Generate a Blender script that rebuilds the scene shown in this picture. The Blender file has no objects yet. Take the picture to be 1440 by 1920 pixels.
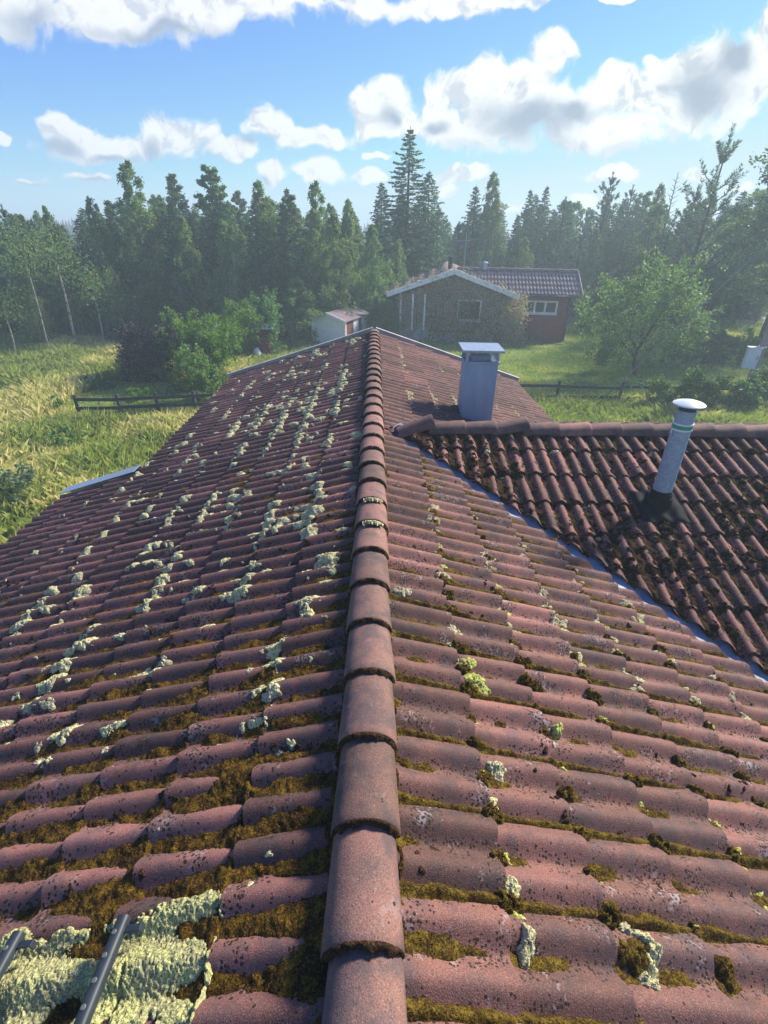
import bpy, bmesh, math, random
import numpy as np
from mathutils import Matrix, Vector
S = bpy.context.scene
COL = S.collection
rng = np.random.default_rng(7)
random.seed(7)

# ------------------------------------------------------------------ camera, light, sky, exposure
RZ = 3.6                                    # height of the ridge above the ground
MC = np.array([[0.9997624, -0.00760378, -0.0204284],
               [-0.01400691, 0.49397699, -0.86936215],
               [0.0167016, 0.86944173, 0.49375312]])
CAM = np.array([0.02, 0.0, RZ + 1.77])
cd = bpy.data.cameras.new('camera')
cam = bpy.data.objects.new('camera', cd)
COL.objects.link(cam)
mw = Matrix.Identity(4)
for i in range(3):
    for j in range(3):
        mw[i][j] = MC[i][j]
    mw[i][3] = CAM[i]
cam.matrix_world = mw
cd.sensor_fit = 'VERTICAL'
cd.sensor_height = 36.0
cd.lens = 36.0 * 931.0 / 1920.0
cd.clip_start = 0.05
cd.clip_end = 3000
S.camera = cam
S.render.resolution_x = 768
S.render.resolution_y = 1024
S.view_settings.view_transform = 'Standard'
S.view_settings.look = 'None'
S.view_settings.exposure = 1.05
S.view_settings.gamma = 1.0

HAZE = 0.0045
SUN_AZ, SUN_EL = 55.0, 36.0                 # degrees, azimuth from +Y towards +X
sd = bpy.data.lights.new('sun', 'SUN')
sd.energy = 4.6
sd.angle = math.radians(9)
sd.color = (1.0, 0.90, 0.76)
sun = bpy.data.objects.new('sun', sd)
COL.objects.link(sun)
sv = Vector((math.sin(math.radians(SUN_AZ)) * math.cos(math.radians(SUN_EL)),
             math.cos(math.radians(SUN_AZ)) * math.cos(math.radians(SUN_EL)),
             math.sin(math.radians(SUN_EL))))
sun.rotation_euler = sv.to_track_quat('Z', 'Y').to_euler()
sun.location = (20, 15, 30)


def ray(px, py):
    return MC @ np.array([px - 720.0, 960.0 - py, -931.0])


def on_z(px, py, z=0.0):
    r = ray(px, py)
    return CAM + r * ((z - CAM[2]) / r[2])


def on_y(px, py, y):
    r = ray(px, py)
    return CAM + r * ((y - CAM[1]) / r[1])


def uvdir(px, py):
    r = ray(px, py)
    return r[0] / r[1], r[2] / r[1]


class NT:
    """small node-tree writer"""
    def __init__(s, tree):
        s.t = tree
        s.n = tree.nodes
        s.l = tree.links

    def new(s, kind, **kw):
        nd = s.n.new(kind)
        for k, v in kw.items():
            if k == 'ins':
                for i, x in v.items():
                    if isinstance(x, bpy.types.NodeSocket):
                        s.l.new(x, nd.inputs[i])
                    else:
                        nd.inputs[i].default_value = x
            else:
                setattr(nd, k, v)
        return nd

    def math(s, op, a, b=None, c=None, clamp=False):
        d = {0: a}
        if b is not None: d[1] = b
        if c is not None: d[2] = c
        return s.new('ShaderNodeMath', operation=op, use_clamp=clamp, ins=d).outputs[0]

    def noise(s, vec, scale, detail=4.0, rough=0.55, dist=0.0, dim='3D'):
        return s.new('ShaderNodeTexNoise', noise_dimensions=dim,
                     ins={'Vector': vec, 'Scale': scale, 'Detail': detail, 'Roughness': rough, 'Distortion': dist}).outputs[0]

    def ramp(s, x, a, b, lo=0.0, hi=1.0):
        return s.new('ShaderNodeMapRange', interpolation_type='SMOOTHSTEP',
                     ins={0: x, 1: a, 2: b, 3: lo, 4: hi}).outputs[0]

    def mix(s, f, a, b, mode='MIX'):
        nd = s.n.new('ShaderNodeMix')
        nd.data_type = 'RGBA'
        nd.blend_type = mode
        for i, x in ((0, f), (6, a), (7, b)):
            if isinstance(x, bpy.types.NodeSocket):
                s.l.new(x, nd.inputs[i])
            elif i == 0:
                nd.inputs[0].default_value = x
            else:
                nd.inputs[i].default_value = (*x, 1.0) if len(x) == 3 else x
        return nd.outputs[2]


W = bpy.data.worlds.new('World')
S.world = W
W.use_nodes = True
w = NT(W.node_tree)
w.n.clear()
sky = w.new('ShaderNodeTexSky', sky_type='NISHITA', sun_disc=False)
sky.sun_elevation = math.radians(SUN_EL)
sky.sun_rotation = math.radians(SUN_AZ)
sky.altitude = 200
sky.air_density = 1.0
sky.dust_density = 0.25
sky.ozone_density = 3.0
tc = w.new('ShaderNodeTexCoord').outputs['Generated']
sep = w.new('ShaderNodeSeparateXYZ', ins={0: tc})
ay = w.math('MAXIMUM', w.math('ABSOLUTE', sep.outputs[1]), 0.06)
az = w.math('MAXIMUM', sep.outputs[2], 0.0)
uv = w.new('ShaderNodeCombineXYZ', ins={0: w.math('DIVIDE', sep.outputs[0], ay), 1: w.math('DIVIDE', az, ay), 2: 0.0}).outputs[0]
wn = w.new('ShaderNodeTexNoise', noise_dimensions='2D', ins={'Vector': uv, 'Scale': 11.0, 'Detail': 3.0, 'Roughness': 0.5})
off = w.new('ShaderNodeVectorMath', operation='SUBTRACT', ins={0: wn.outputs[1], 1: (0.5, 0.5, 0.5)}).outputs[0]
uvw = w.new('ShaderNodeVectorMath', operation='MULTIPLY_ADD', ins={0: off, 1: (0.075, 0.05, 0.0), 2: uv}).outputs[0]


def blobs(vec, lst, k=0.35):
    cur = None
    for (cx, cy, rx, ry) in lst:
        u0, v0 = uvdir(cx, cy)
        u1 = uvdir(cx + rx, cy)
        v1 = uvdir(cx, cy - ry)
        sx = 1.0 / math.hypot(u1[0] - u0, u1[1] - v0)
        sy = 1.0 / math.hypot(v1[0] - u0, v1[1] - v0)
        m = w.new('ShaderNodeVectorMath', operation='MULTIPLY_ADD', ins={0: vec, 1: (sx, sy, 0), 2: (-u0 * sx, -v0 * sy, 0)})
        ln = w.new('ShaderNodeVectorMath', operation='LENGTH', ins={0: m.outputs[0]}).outputs['Value']
        cur = ln if cur is None else w.math('SMOOTH_MIN', cur, ln, k)
    return w.math('SUBTRACT', 1.0, cur)


CL = [(50, 25, 95, 50), (190, 28, 100, 50), (320, 40, 110, 45), (440, 20, 90, 35), (330, 5, 330, 40), (560, 8, 90, 22), (660, 0, 100, 25), (820, 8, 110, 28),
      (930, 0, 90, 16), (1120, -4, 90, 10), (120, 250, 52, 32), (178, 278, 105, 30), (330, 262, 72, 36), (430, 282, 85, 22),
      (512, 236, 52, 34), (585, 262, 75, 24), (506, 325, 42, 20), (615, 328, 48, 22), (695, 332, 32, 15),
      (712, 190, 55, 46), (705, 245, 48, 22), (825, 195, 65, 50), (900, 240, 120, 48), (1010, 195, 120, 55), (1030, 100, 42, 38),
      (965, 145, 80, 36), (1110, 235, 120, 50), (1210, 185, 110, 52), (1270, 215, 100, 45), (1355, 160, 95, 75), (1430, 115, 70, 85), (760, 225, 60, 38), (860, 165, 55, 36), (1170, 245, 90, 42), (1285, 130, 60, 40), (1150, 170, 75, 40), (935, 190, 80, 50),
      (1150, 135, 45, 20), (1240, 105, 28, 16), (1145, 326, 58, 16), (1085, 366, 30, 13), (860, 334, 52, 13), (832, 358, 26, 13),
      (1302, 322, 28, 11), (700, 295, 24, 8), (62, 340, 45, 8), (178, 332, 42, 9), (2, 258, 20, 13), (1395, 360, 30, 12), (960, 385, 30, 8)]
GR = [(995, 222, 105, 50), (1075, 205, 60, 26), (1318, 180, 62, 60), (1370, 110, 40, 40), (108, 282, 45, 20), (215, 300, 70, 10), (285, 285, 30, 22),
      (820, 240, 40, 18), (470, 262, 26, 16), (60, 40, 60, 40), (300, 60, 110, 16), (480, 335, 26, 10), (62, 346, 60, 7), (185, 338, 50, 7), (720, 222, 18, 26)]
F = blobs(uvw, CL, 0.3)
n1 = w.noise(uvw, 15.0, 9.0, 0.6, 0.0, '2D')
uvo = w.new('ShaderNodeVectorMath', operation='ADD', ins={0: uvw, 1: (0.010, 0.012, 0.0)}).outputs[0]
n1o = w.noise(uvo, 15.0, 6.0, 0.55, 0.0, '2D')
n2 = w.noise(uv, 5.0, 4.0, 0.5, 0.0, '2D')
D = w.math('ADD', w.math('ADD', F, 0.08), w.math('MULTIPLY', w.math('SUBTRACT', n1, 0.5), 1.9))
alpha = w.ramp(D, -0.12, 0.40)
uvu = w.new('ShaderNodeVectorMath', operation='ADD', ins={0: uvw, 1: (0.008, 0.022, 0.0)}).outputs[0]
F2 = blobs(uvu, CL, 0.3)
under = w.ramp(w.math('SUBTRACT', F2, F), 0.05, 0.75, 0.0, 0.45)
G = blobs(uvw, GR, 0.2)
gs = w.math('ADD', w.math('ADD', G, w.math('MULTIPLY', w.math('SUBTRACT', n1, 0.5), 1.0)), w.math('MULTIPLY', w.math('SUBTRACT', n2, 0.5), 0.5))
grey = w.ramp(gs, -0.35, 0.8)
soft = w.ramp(D, 0.1, 0.8, 1.0, 0.93)
right = w.ramp(sep.outputs[0], -0.6, 0.5)
cw = w.mix(right, (3.6, 3.65, 3.7), (3.85, 3.85, 3.8))
cg = w.mix(right, (1.5, 1.85, 2.4), (1.35, 1.6, 2.0))
cc = w.mix(grey, cw, cg)
cc = w.mix(w.math('SUBTRACT', 1.0, soft), cc, cg)
cc = w.mix(w.ramp(w.math('SUBTRACT', n1o, n1), 0.0, 0.16, 0.0, 0.55), cc, cg)
cc = w.mix(under, cc, cg)
skt = w.mix(1.0, sky.outputs[0], (0.33, 0.45, 0.80), 'MULTIPLY')
skc = w.new('ShaderNodeVectorMath', operation='MINIMUM', ins={0: skt, 1: (2.0, 2.75, 3.3)}).outputs[0]
col = w.mix(w.math('MULTIPLY', alpha, 0.97), skc, cc)
bg = w.new('ShaderNodeBackground', ins={0: col, 1: 0.14})
wo = w.new('ShaderNodeOutputWorld')
w.l.new(bg.outputs[0], wo.inputs[0])

# ------------------------------------------------------------------ helpers
def tag(o, label=None, cat=None, group=None, kind=None):
    if label: o['label'] = label
    if cat: o['category'] = cat
    if group: o['group'] = group
    if kind: o['kind'] = kind
    return o


def empty(name, loc, rz=0.0):
    o = bpy.data.objects.new(name, None)
    COL.objects.link(o)
    o.location = loc
    o.rotation_euler = (0, 0, rz)
    o.empty_display_size = 0.2
    return o


def np_mesh(name, V, Fq, mat, attrs=None, smooth=True, parent=None, k=None):
    """V (n,3); Fq (m,3|4) int array -> one mesh object"""
    V = np.asarray(V, dtype=np.float32)
    Fq = np.asarray(Fq, dtype=np.int32)
    k = Fq.shape[1]
    me = bpy.data.meshes.new(name)
    me.vertices.add(len(V))
    me.vertices.foreach_set('co', V.ravel())
    me.loops.add(Fq.size)
    me.loops.foreach_set('vertex_index', Fq.ravel())
    me.polygons.add(len(Fq))
    me.polygons.foreach_set('loop_start', np.arange(0, Fq.size, k, dtype=np.int32))
    me.update(calc_edges=True)
    me.polygons.foreach_set('use_smooth', np.full(len(Fq), smooth))
    for nm, a in (attrs or {}).items():
        at = me.attributes.new(nm, 'FLOAT', 'POINT')
        at.data.foreach_set('value', np.asarray(a, dtype=np.float32))
    me.materials.append(mat)
    o = bpy.data.objects.new(name, me)
    COL.objects.link(o)
    if parent: o.parent = parent
    return o


class MB:
    """collects plain shapes, then links them as one mesh"""
    def __init__(s):
        s.v = []; s.f = []

    def add(s, v, f):
        b = len(s.v)
        s.v += [tuple(p) for p in v]
        s.f += [tuple(i + b for i in q) for q in f]
        return s

    def box(s, c, size, R=None):
        hx, hy, hz = [q / 2 for q in size]
        v = [Vector((x * hx, y * hy, z * hz)) for x in (-1, 1) for y in (-1, 1) for z in (-1, 1)]
        if R is not None: v = [R @ p for p in v]
        v = [p + Vector(c) for p in v]
        return s.add(v, [(0, 1, 3, 2), (4, 6, 7, 5), (0, 4, 5, 1), (2, 3, 7, 6), (0, 2, 6, 4), (1, 5, 7, 3)])

    def prism(s, poly, y0, y1, R=None, off=(0, 0, 0)):
        """poly of (x,z), extruded along y"""
        n = len(poly)
        v = [Vector((x, y0, z)) for x, z in poly] + [Vector((x, y1, z)) for x, z in poly]
        if R is not None: v = [R @ p for p in v]
        v = [p + Vector(off) for p in v]
        f = [tuple(range(n)), tuple(range(2 * n - 1, n - 1, -1))]
        f += [(i + n, (i + 1) % n + n, (i + 1) % n, i) for i in range(n)]
        return s.add(v, f)

    def tube(s, pts, rad, n=8, cap=True):
        pts = [Vector(p) for p in pts]
        if not hasattr(rad, '__len__'): rad = [rad] * len(pts)
        v = []; f = []
        ref = Vector((0.31, 0.77, 0.11)).normalized()
        for i, p in enumerate(pts):
            d = (pts[min(i + 1, len(pts) - 1)] - pts[max(i - 1, 0)]).normalized()
            a = d.cross(ref)
            if a.length < 1e-3: a = d.cross(Vector((1, 0, 0)))
            a.normalize(); b = d.cross(a)
            for q in range(n):
                t = 2 * math.pi * q / n
                v.append(p + (a * math.cos(t) + b * math.sin(t)) * rad[i])
        for i in range(len(pts) - 1):
            for q in range(n):
                f.append((i * n + q, i * n + (q + 1) % n, (i + 1) * n + (q + 1) % n, (i + 1) * n + q))
        if cap:
            f.append(tuple(range(n - 1, -1, -1)))
            f.append(tuple((len(pts) - 1) * n + q for q in range(n)))
        return s.add(v, f)

    def build(s, name, mat, parent=None, smooth=False, bevel=0.0):
        me = bpy.data.meshes.new(name)
        me.from_pydata(s.v, [], s.f)
        bm = bmesh.new(); bm.from_mesh(me)
        bmesh.ops.recalc_face_normals(bm, faces=bm.faces)
        bm.to_mesh(me); bm.free()
        me.materials.append(mat)
        if smooth:
            me.polygons.foreach_set('use_smooth', [True] * len(me.polygons))
            me.set_sharp_from_angle(angle=math.radians(40))
        o = bpy.data.objects.new(name, me)
        COL.objects.link(o)
        if parent: o.parent = parent
        if bevel > 0:
            m = o.modifiers.new('bevel', 'BEVEL')
            m.width = bevel; m.segments = 2; m.limit_method = 'ANGLE'
        return o


def copy_tree(o, parent=None):
    c = o.copy()
    COL.objects.link(c)
    c.parent = parent
    for ch in list(o.children):
        copy_tree(ch, c)
    return c


NTAB = {}


def vnoise(x, y, seed=0, oct=4, rough=0.5):
    """value noise, numpy, about 0..1"""
    tot = np.zeros_like(x, dtype=float); amp = 1.0; s = 0.0
    for o in range(oct):
        if seed * 31 + o not in NTAB: NTAB[seed * 31 + o] = np.random.default_rng(seed * 31 + o).random((256, 256))
        T = NTAB[seed * 31 + o]
        xi = np.floor(x).astype(int); yi = np.floor(y).astype(int)
        fx = x - xi; fy = y - yi
        fx = fx * fx * (3 - 2 * fx); fy = fy * fy * (3 - 2 * fy)
        a = T[xi % 256, yi % 256]; b = T[(xi + 1) % 256, yi % 256]
        c = T[xi % 256, (yi + 1) % 256]; d = T[(xi + 1) % 256, (yi + 1) % 256]
        tot += amp * ((a * (1 - fx) + b * fx) * (1 - fy) + (c * (1 - fx) + d * fx) * fy)
        s += amp; amp *= rough
        x = x * 2.03 + 17.3; y = y * 2.03 + 5.1
    return tot / s


def sstep(x, a, b):
    t = np.clip((x - a) / (b - a), 0, 1)
    return t * t * (3 - 2 * t)


# ------------------------------------------------------------------ materials
def base_mat(name):
    m = bpy.data.materials.new(name)
    m.use_nodes = True
    t = NT(m.node_tree)
    p = t.n['Principled BSDF']
    co = t.new('ShaderNodeTexCoord').outputs['Object']
    return m, t, p, co


def simple(name, c1, c2=None, scale=6.0, rough=0.7, metal=0.0, bump=0.0, bscale=None, stretch=None, spec=0.4):
    m, t, p, co = base_mat(name)
    c2 = c2 or tuple(x * 0.8 for x in c1)
    if stretch:
        co = t.new('ShaderNodeMapping', ins={0: co, 3: stretch}).outputs[0]
    n = t.noise(co, scale, 6.0, 0.6)
    t.l.new(t.mix(t.ramp(n, 0.3, 0.7), c1, c2), p.inputs['Base Color'])
    p.inputs['Roughness'].default_value = rough
    p.inputs['Metallic'].default_value = metal
    p.inputs['Specular IOR Level'].default_value = spec
    if bump:
        b = t.new('ShaderNodeBump', ins={'Height': t.noise(co, bscale or scale * 4, 5.0, 0.6), 'Strength': 0.6, 'Distance': bump})
        t.l.new(b.outputs[0], p.inputs['Normal'])
    return m


def tile_mat(name, ca, cb, speck=0.5, algae=0.5, white=0.0, clean=0.0, speck_scale=62.0, pink=0.3, heavy=0.0):
    m, t, p, co = base_mat(name)
    tint = t.new('ShaderNodeAttribute', attribute_name='tint').outputs['Fac']
    tr = t.new('ShaderNodeAttribute', attribute_name='trough').outputs['Fac']
    hd = t.new('ShaderNodeAttribute', attribute_name='head').outputs['Fac']
    n_big = t.noise(co, 1.3, 5.0, 0.6)
    n_mid = t.noise(co, 9.0, 6.0, 0.65)
    n_fine = t.noise(co, 210.0, 2.0, 0.75)
    c = t.mix(t.ramp(n_mid, 0.35, 0.68), ca, cb)
    c = t.mix(t.math('MULTIPLY', t.ramp(t.math('ADD', n_big, t.math('MULTIPLY', tint, 0.22)), 0.58, 0.78), pink), c, (0.40, 0.17, 0.135))
    c = t.mix(t.ramp(n_fine, 0.53, 0.70, 0.0, 0.7), c, (0.34, 0.21, 0.17))
    c = t.mix(t.ramp(n_fine, 0.47, 0.31, 0.0, 0.85), c, (0.060, 0.032, 0.028))
    # grey-black algae bloom
    a1 = t.noise(co, 4.5, 7.0, 0.68)
    c = t.mix(t.math('MULTIPLY', t.ramp(a1, 0.47, 0.68), algae), c, (0.075, 0.058, 0.062))
    # newer, cleaner strip right below the lap of the tile above
    if clean:
        cl = t.math('MULTIPLY', t.ramp(t.math('ADD', hd, t.math('MULTIPLY', t.noise(co, 7.0, 3.0, 0.5), 0.9)), 1.04, 1.16), t.math('MULTIPLY', t.ramp(tr, 0.25, 0.6), clean))
        c = t.mix(cl, c, (0.42, 0.125, 0.09))
    # tint of each tile
    c = t.mix(1.0, c, t.new('ShaderNodeCombineColor', ins={0: t.math('MULTIPLY_ADD', tint, 0.70, 0.62), 1: t.math('MULTIPLY_ADD', tint, 0.62, 0.66), 2: t.math('MULTIPLY_ADD', tint, 0.62, 0.66)}).outputs[0], 'MULTIPLY')
    if white:
        wl = t.noise(co, 5.0, 2.0, 0.5)
        ws = t.noise(co, 30.0, 6.0, 0.7, 0.5)
        f = t.math('MULTIPLY', t.ramp(t.math('ADD', t.math('MULTIPLY', wl, 0.75), ws), 1.02, 1.08), white)
        c = t.mix(f, c, (0.42, 0.39, 0.40))
    # crumbs of dark moss; the line below each lap also paints its shadow
    wob = t.new('ShaderNodeTexNoise', ins={'Vector': co, 'Scale': speck_scale * 1.6, 'Detail': 2.0})
    wv = t.new('ShaderNodeVectorMath', operation='MULTIPLY_ADD', ins={0: wob.outputs[1], 1: (0.5 / speck_scale,) * 3, 2: co}).outputs[0]
    vo = t.new('ShaderNodeTexVoronoi', ins={'Vector': wv, 'Scale': speck_scale})
    rnd = t.new('ShaderNodeSeparateColor', ins={0: vo.outputs['Color']}).outputs[0]
    pres = t.math('ADD', t.ramp(t.noise(co, 5.0, 5.0, 0.7), 0.46, 0.70, 0.0, 0.75), t.math('MULTIPLY', tr, 0.40))
    pres = t.math('MULTIPLY', t.math('ADD', pres, t.ramp(hd, 0.82, 0.93, 0.0, 0.5)), speck)
    rad = t.math('MINIMUM', t.math('MULTIPLY', t.math('SUBTRACT', rnd, t.math('SUBTRACT', 1.0, pres)), 1.4), 0.42)
    sm = t.ramp(t.math('SUBTRACT', rad, vo.outputs['Distance']), -0.03, 0.05)
    s1 = t.noise(co, 30.0, 3.5, 0.6)
    s2 = t.noise(co, 6.0, 3.0, 0.6)
    th = t.math('ADD', t.math('ADD', t.math('ADD', s1, t.ramp(hd, 0.84, 0.92, 0.0, 0.16)), t.math('MULTIPLY', s2, 0.28)), t.math('MULTIPLY', tr, 0.13))
    sm = t.math('MAXIMUM', sm, t.ramp(th, 1.02 - 0.17 * heavy, 1.07 - 0.17 * heavy))
    c = t.mix(sm, c, (0.030, 0.017, 0.010))
    t.l.new(c, p.inputs['Base Color'])
    p.inputs['Roughness'].default_value = 0.8
    p.inputs['Specular IOR Level'].default_value = 0.35
    h = t.math('ADD', t.math('MULTIPLY', n_fine, 0.0026), t.math('MULTIPLY', sm, 0.005))
    h = t.math('ADD', h, t.math('MULTIPLY', n_mid, 0.004))
    b = t.new('ShaderNodeBump', ins={'Height': h, 'Strength': 0.9, 'Distance': 1.0})
    t.l.new(b.outputs[0], p.inputs['Normal'])
    return m


def moss_mat(name, a, b, c3, sc=18.0, fine=260.0, mid=60.0, dk=0.3):
    m, t, p, co = base_mat(name)
    n = t.noise(co, sc, 4.0, 0.6)
    nf = t.noise(co, fine, 3.0, 0.7)
    nm = t.noise(co, mid, 3.0, 0.6)
    c = t.mix(t.ramp(n, 0.42, 0.62), a, b)
    c = t.mix(t.ramp(nf, 0.52, 0.72, 0.0, 0.75), c, c3)
    c = t.mix(t.ramp(nf, 0.50, 0.36, 0.0, 0.85), c, tuple(x * dk for x in a))
    c = t.mix(t.ramp(nm, 0.46, 0.34, 0.0, 0.5), c, tuple(x * dk for x in a))
    t.l.new(c, p.inputs['Base Color'])
    p.inputs['Roughness'].default_value = 0.95
    p.inputs['Specular IOR Level'].default_value = 0.1
    h = t.math('ADD', t.math('MULTIPLY', nf, 0.006), t.math('MULTIPLY', nm, 0.012))
    bb = t.new('ShaderNodeBump', ins={'Height': h, 'Strength': 1.0, 'Distance': 1.0})
    t.l.new(bb.outputs[0], p.inputs['Normal'])
    return m


def leaf_mat(name, a, b, c=None, trans=0.35, rough=0.55):
    m = bpy.data.materials.new(name)
    m.use_nodes = True
    t = NT(m.node_tree)
    p = t.n['Principled BSDF']
    v = t.new('ShaderNodeAttribute', attribute_name='v').outputs['Fac']
    colr = t.mix(v, a, b)
    if c: colr = t.mix(t.ramp(v, 0.86, 0.98), colr, c)
    oi = t.new('ShaderNodeObjectInfo').outputs['Random']
    hs = t.new('ShaderNodeHueSaturation', ins={'Hue': t.math('MULTIPLY_ADD', oi, 0.03, 0.485), 'Value': t.math('MULTIPLY_ADD', oi, 0.35, 0.82), 'Color': colr}).outputs[0]
    t.l.new(hs, p.inputs['Base Color'])
    p.inputs['Roughness'].default_value = rough
    p.inputs['Specular IOR Level'].default_value = 0.3
    tr = t.new('ShaderNodeBsdfTranslucent', ins={0: t.mix(1.0, hs, (1.15, 1.3, 0.65), 'MULTIPLY')})
    mx = t.new('ShaderNodeMixShader', ins={0: trans, 1: p.outputs[0], 2: tr.outputs[0]})
    t.l.new(mx.outputs[0], t.n['Material Output'].inputs[0])
    return m


M = {}
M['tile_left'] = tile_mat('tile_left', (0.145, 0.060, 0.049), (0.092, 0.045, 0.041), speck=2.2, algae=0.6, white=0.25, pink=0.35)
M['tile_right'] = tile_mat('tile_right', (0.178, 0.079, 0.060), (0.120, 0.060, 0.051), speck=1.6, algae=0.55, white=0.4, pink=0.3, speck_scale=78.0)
M['tile_wing'] = tile_mat('tile_wing', (0.165, 0.056, 0.046), (0.100, 0.040, 0.035), heavy=1.35, speck=2.6, algae=0.45, clean=0.75, speck_scale=55.0, pink=0.2)
M['tile_cap'] = tile_mat('tile_cap', (0.195, 0.103, 0.080), (0.120, 0.076, 0.067), speck=0.5, algae=0.8, white=0.15, pink=0.35)
M['tile_far'] = simple('tile_far', (0.26, 0.19, 0.19), (0.15, 0.105, 0.11), 3.0, 0.85)
M['moss_olive'] = moss_mat('moss_olive', (0.036, 0.018, 0.005), (0.118, 0.068, 0.008), (0.27, 0.17, 0.022), fine=150.0)
M['moss_olive_right'] = moss_mat('moss_olive_right', (0.050, 0.028, 0.007), (0.135, 0.092, 0.012), (0.26, 0.19, 0.03), sc=26.0, fine=150.0)
M['moss_brown'] = moss_mat('moss_brown', (0.030, 0.017, 0.009), (0.058, 0.031, 0.013), (0.10, 0.058, 0.024), fine=110.0)
M['lichen'] = moss_mat('lichen', (0.47, 0.45, 0.26), (0.66, 0.63, 0.29), (0.90, 0.86, 0.57), sc=9.0, fine=120.0, dk=0.34)
M['lichen_mat'] = moss_mat('lichen_mat', (0.38, 0.37, 0.17), (0.52, 0.53, 0.20), (0.76, 0.75, 0.44), sc=9.0, fine=130.0, dk=0.3)
M['lichen_yellow'] = moss_mat('lichen_yellow', (0.42, 0.44, 0.11), (0.55, 0.58, 0.16), (0.70, 0.74, 0.32), sc=9.0, fine=120.0, dk=0.34)
M['lichen_grey'] = moss_mat('lichen_grey', (0.46, 0.42, 0.27), (0.50, 0.48, 0.24), (0.70, 0.67, 0.46), sc=9.0, fine=120.0, dk=0.34)
M['white_wood'] = simple('white_wood', (0.86, 0.88, 0.88), (0.72, 0.74, 0.74), 5.0, 0.5)
M['grey_trim'] = simple('grey_trim', (0.42, 0.42, 0.40), (0.30, 0.30, 0.28), 5.0, 0.55)
M['galv'] = simple('galv', (0.38, 0.46, 0.55), (0.27, 0.34, 0.42), 30.0, 0.42, 0.55)
M['sky_tinted_metal'] = simple('sky_tinted_metal', (0.30, 0.43, 0.52), (0.23, 0.34, 0.42), 5.0, 0.5, 0.1, stretch=(1.5, 1.5, 0.25))  # blue of the reflected sky is put into the base colour
M['valley_metal'] = simple('valley_metal', (0.30, 0.38, 0.48), (0.16, 0.19, 0.23), 7.0, 0.65, 0.0)
M['rubber'] = simple('rubber', (0.012, 0.013, 0.016), (0.020, 0.021, 0.024), 9.0, 0.85, spec=0.08)
M['black_metal'] = simple('black_metal', (0.020, 0.030, 0.040), (0.032, 0.042, 0.052), 20.0, 0.5, 0.1)
M['green_tape'] = simple('green_tape', (0.02, 0.30, 0.13), (0.03, 0.38, 0.18), 9.0, 0.4)
M['dark_green'] = simple('dark_green', (0.02, 0.10, 0.07), (0.02, 0.07, 0.05), 9.0, 0.5)
M['white_plastic'] = simple('white_plastic', (0.75, 0.80, 0.80), (0.65, 0.70, 0.70), 9.0, 0.4)
M['red_wood'] = simple('red_wood', (0.20, 0.038, 0.028), (0.13, 0.028, 0.022), 3.0, 0.8, bump=0.01, bscale=8)
M['dark_wood'] = simple('dark_wood', (0.055, 0.055, 0.06), (0.03, 0.03, 0.035), 8.0, 0.85, stretch=(1, 1, 1))
M['pole_wood'] = simple('pole_wood', (0.30, 0.26, 0.23), (0.20, 0.17, 0.15), 6.0, 0.85, stretch=(6, 6, 0.5))
M['concrete'] = simple('concrete', (0.45, 0.46, 0.48), (0.32, 0.33, 0.35), 4.0, 0.9)
M['rivet'] = simple('rivet', (0.13, 0.14, 0.13), (0.08, 0.09, 0.09), 9.0, 0.6)
M['glass'] = simple('glass', (0.03, 0.04, 0.03), (0.06, 0.06, 0.04), 3.0, 0.08)
M['felt'] = simple('felt', (0.20, 0.15, 0.17), (0.15, 0.11, 0.13), 3.0, 0.8)
M['bark'] = simple('bark', (0.09, 0.07, 0.055), (0.05, 0.04, 0.03), 10.0, 0.95)
M['bark_grey'] = simple('bark_grey', (0.20, 0.19, 0.17), (0.11, 0.10, 0.09), 10.0, 0.95)
M['birch_bark'] = simple('birch_bark', (0.48, 0.46, 0.42), (0.14, 0.12, 0.10), 2.2, 0.8, stretch=(1, 1, 2.2))
M['bark_pale'] = simple('bark_pale', (0.22, 0.21, 0.19), (0.08, 0.07, 0.06), 2.2, 0.85, stretch=(1, 1, 2.2))
M['wire'] = simple('wire', (0.30, 0.32, 0.33), (0.2, 0.22, 0.23), 9.0, 0.4, 0.4)
M['gravel'] = simple('gravel', (0.36, 0.34, 0.32), (0.26, 0.25, 0.23), 3.0, 0.95, bump=0.02, bscale=30)
M['spruce_leaf'] = leaf_mat('spruce_leaf', (0.045, 0.09, 0.055), (0.09, 0.16, 0.085), trans=0.3)
M['pine_leaf'] = leaf_mat('pine_leaf', (0.06, 0.11, 0.07), (0.11, 0.18, 0.10), trans=0.3)
M['birch_leaf'] = leaf_mat('birch_leaf', (0.10, 0.17, 0.07), (0.20, 0.28, 0.11), (0.30, 0.31, 0.13), trans=0.5)
M['aspen_leaf'] = leaf_mat('aspen_leaf', (0.08, 0.14, 0.07), (0.15, 0.23, 0.10), trans=0.42)
M['apple_leaf'] = leaf_mat('apple_leaf', (0.08, 0.17, 0.045), (0.19, 0.32, 0.08), (0.30, 0.42, 0.15), trans=0.35)
M['fruit_leaf'] = leaf_mat('fruit_leaf', (0.11, 0.20, 0.08), (0.24, 0.36, 0.15), (0.36, 0.48, 0.25), trans=0.4)
M['lime_leaf'] = leaf_mat('lime_leaf', (0.08, 0.17, 0.03), (0.20, 0.32, 0.06), trans=0.4)
M['yellow_leaf'] = leaf_mat('yellow_leaf', (0.14, 0.20, 0.03), (0.42, 0.42, 0.07), (0.5, 0.38, 0.08), trans=0.4)
M['purple_leaf'] = leaf_mat('purple_leaf', (0.016, 0.009, 0.026), (0.036, 0.020, 0.050), (0.08, 0.05, 0.08), trans=0.04)
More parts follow.
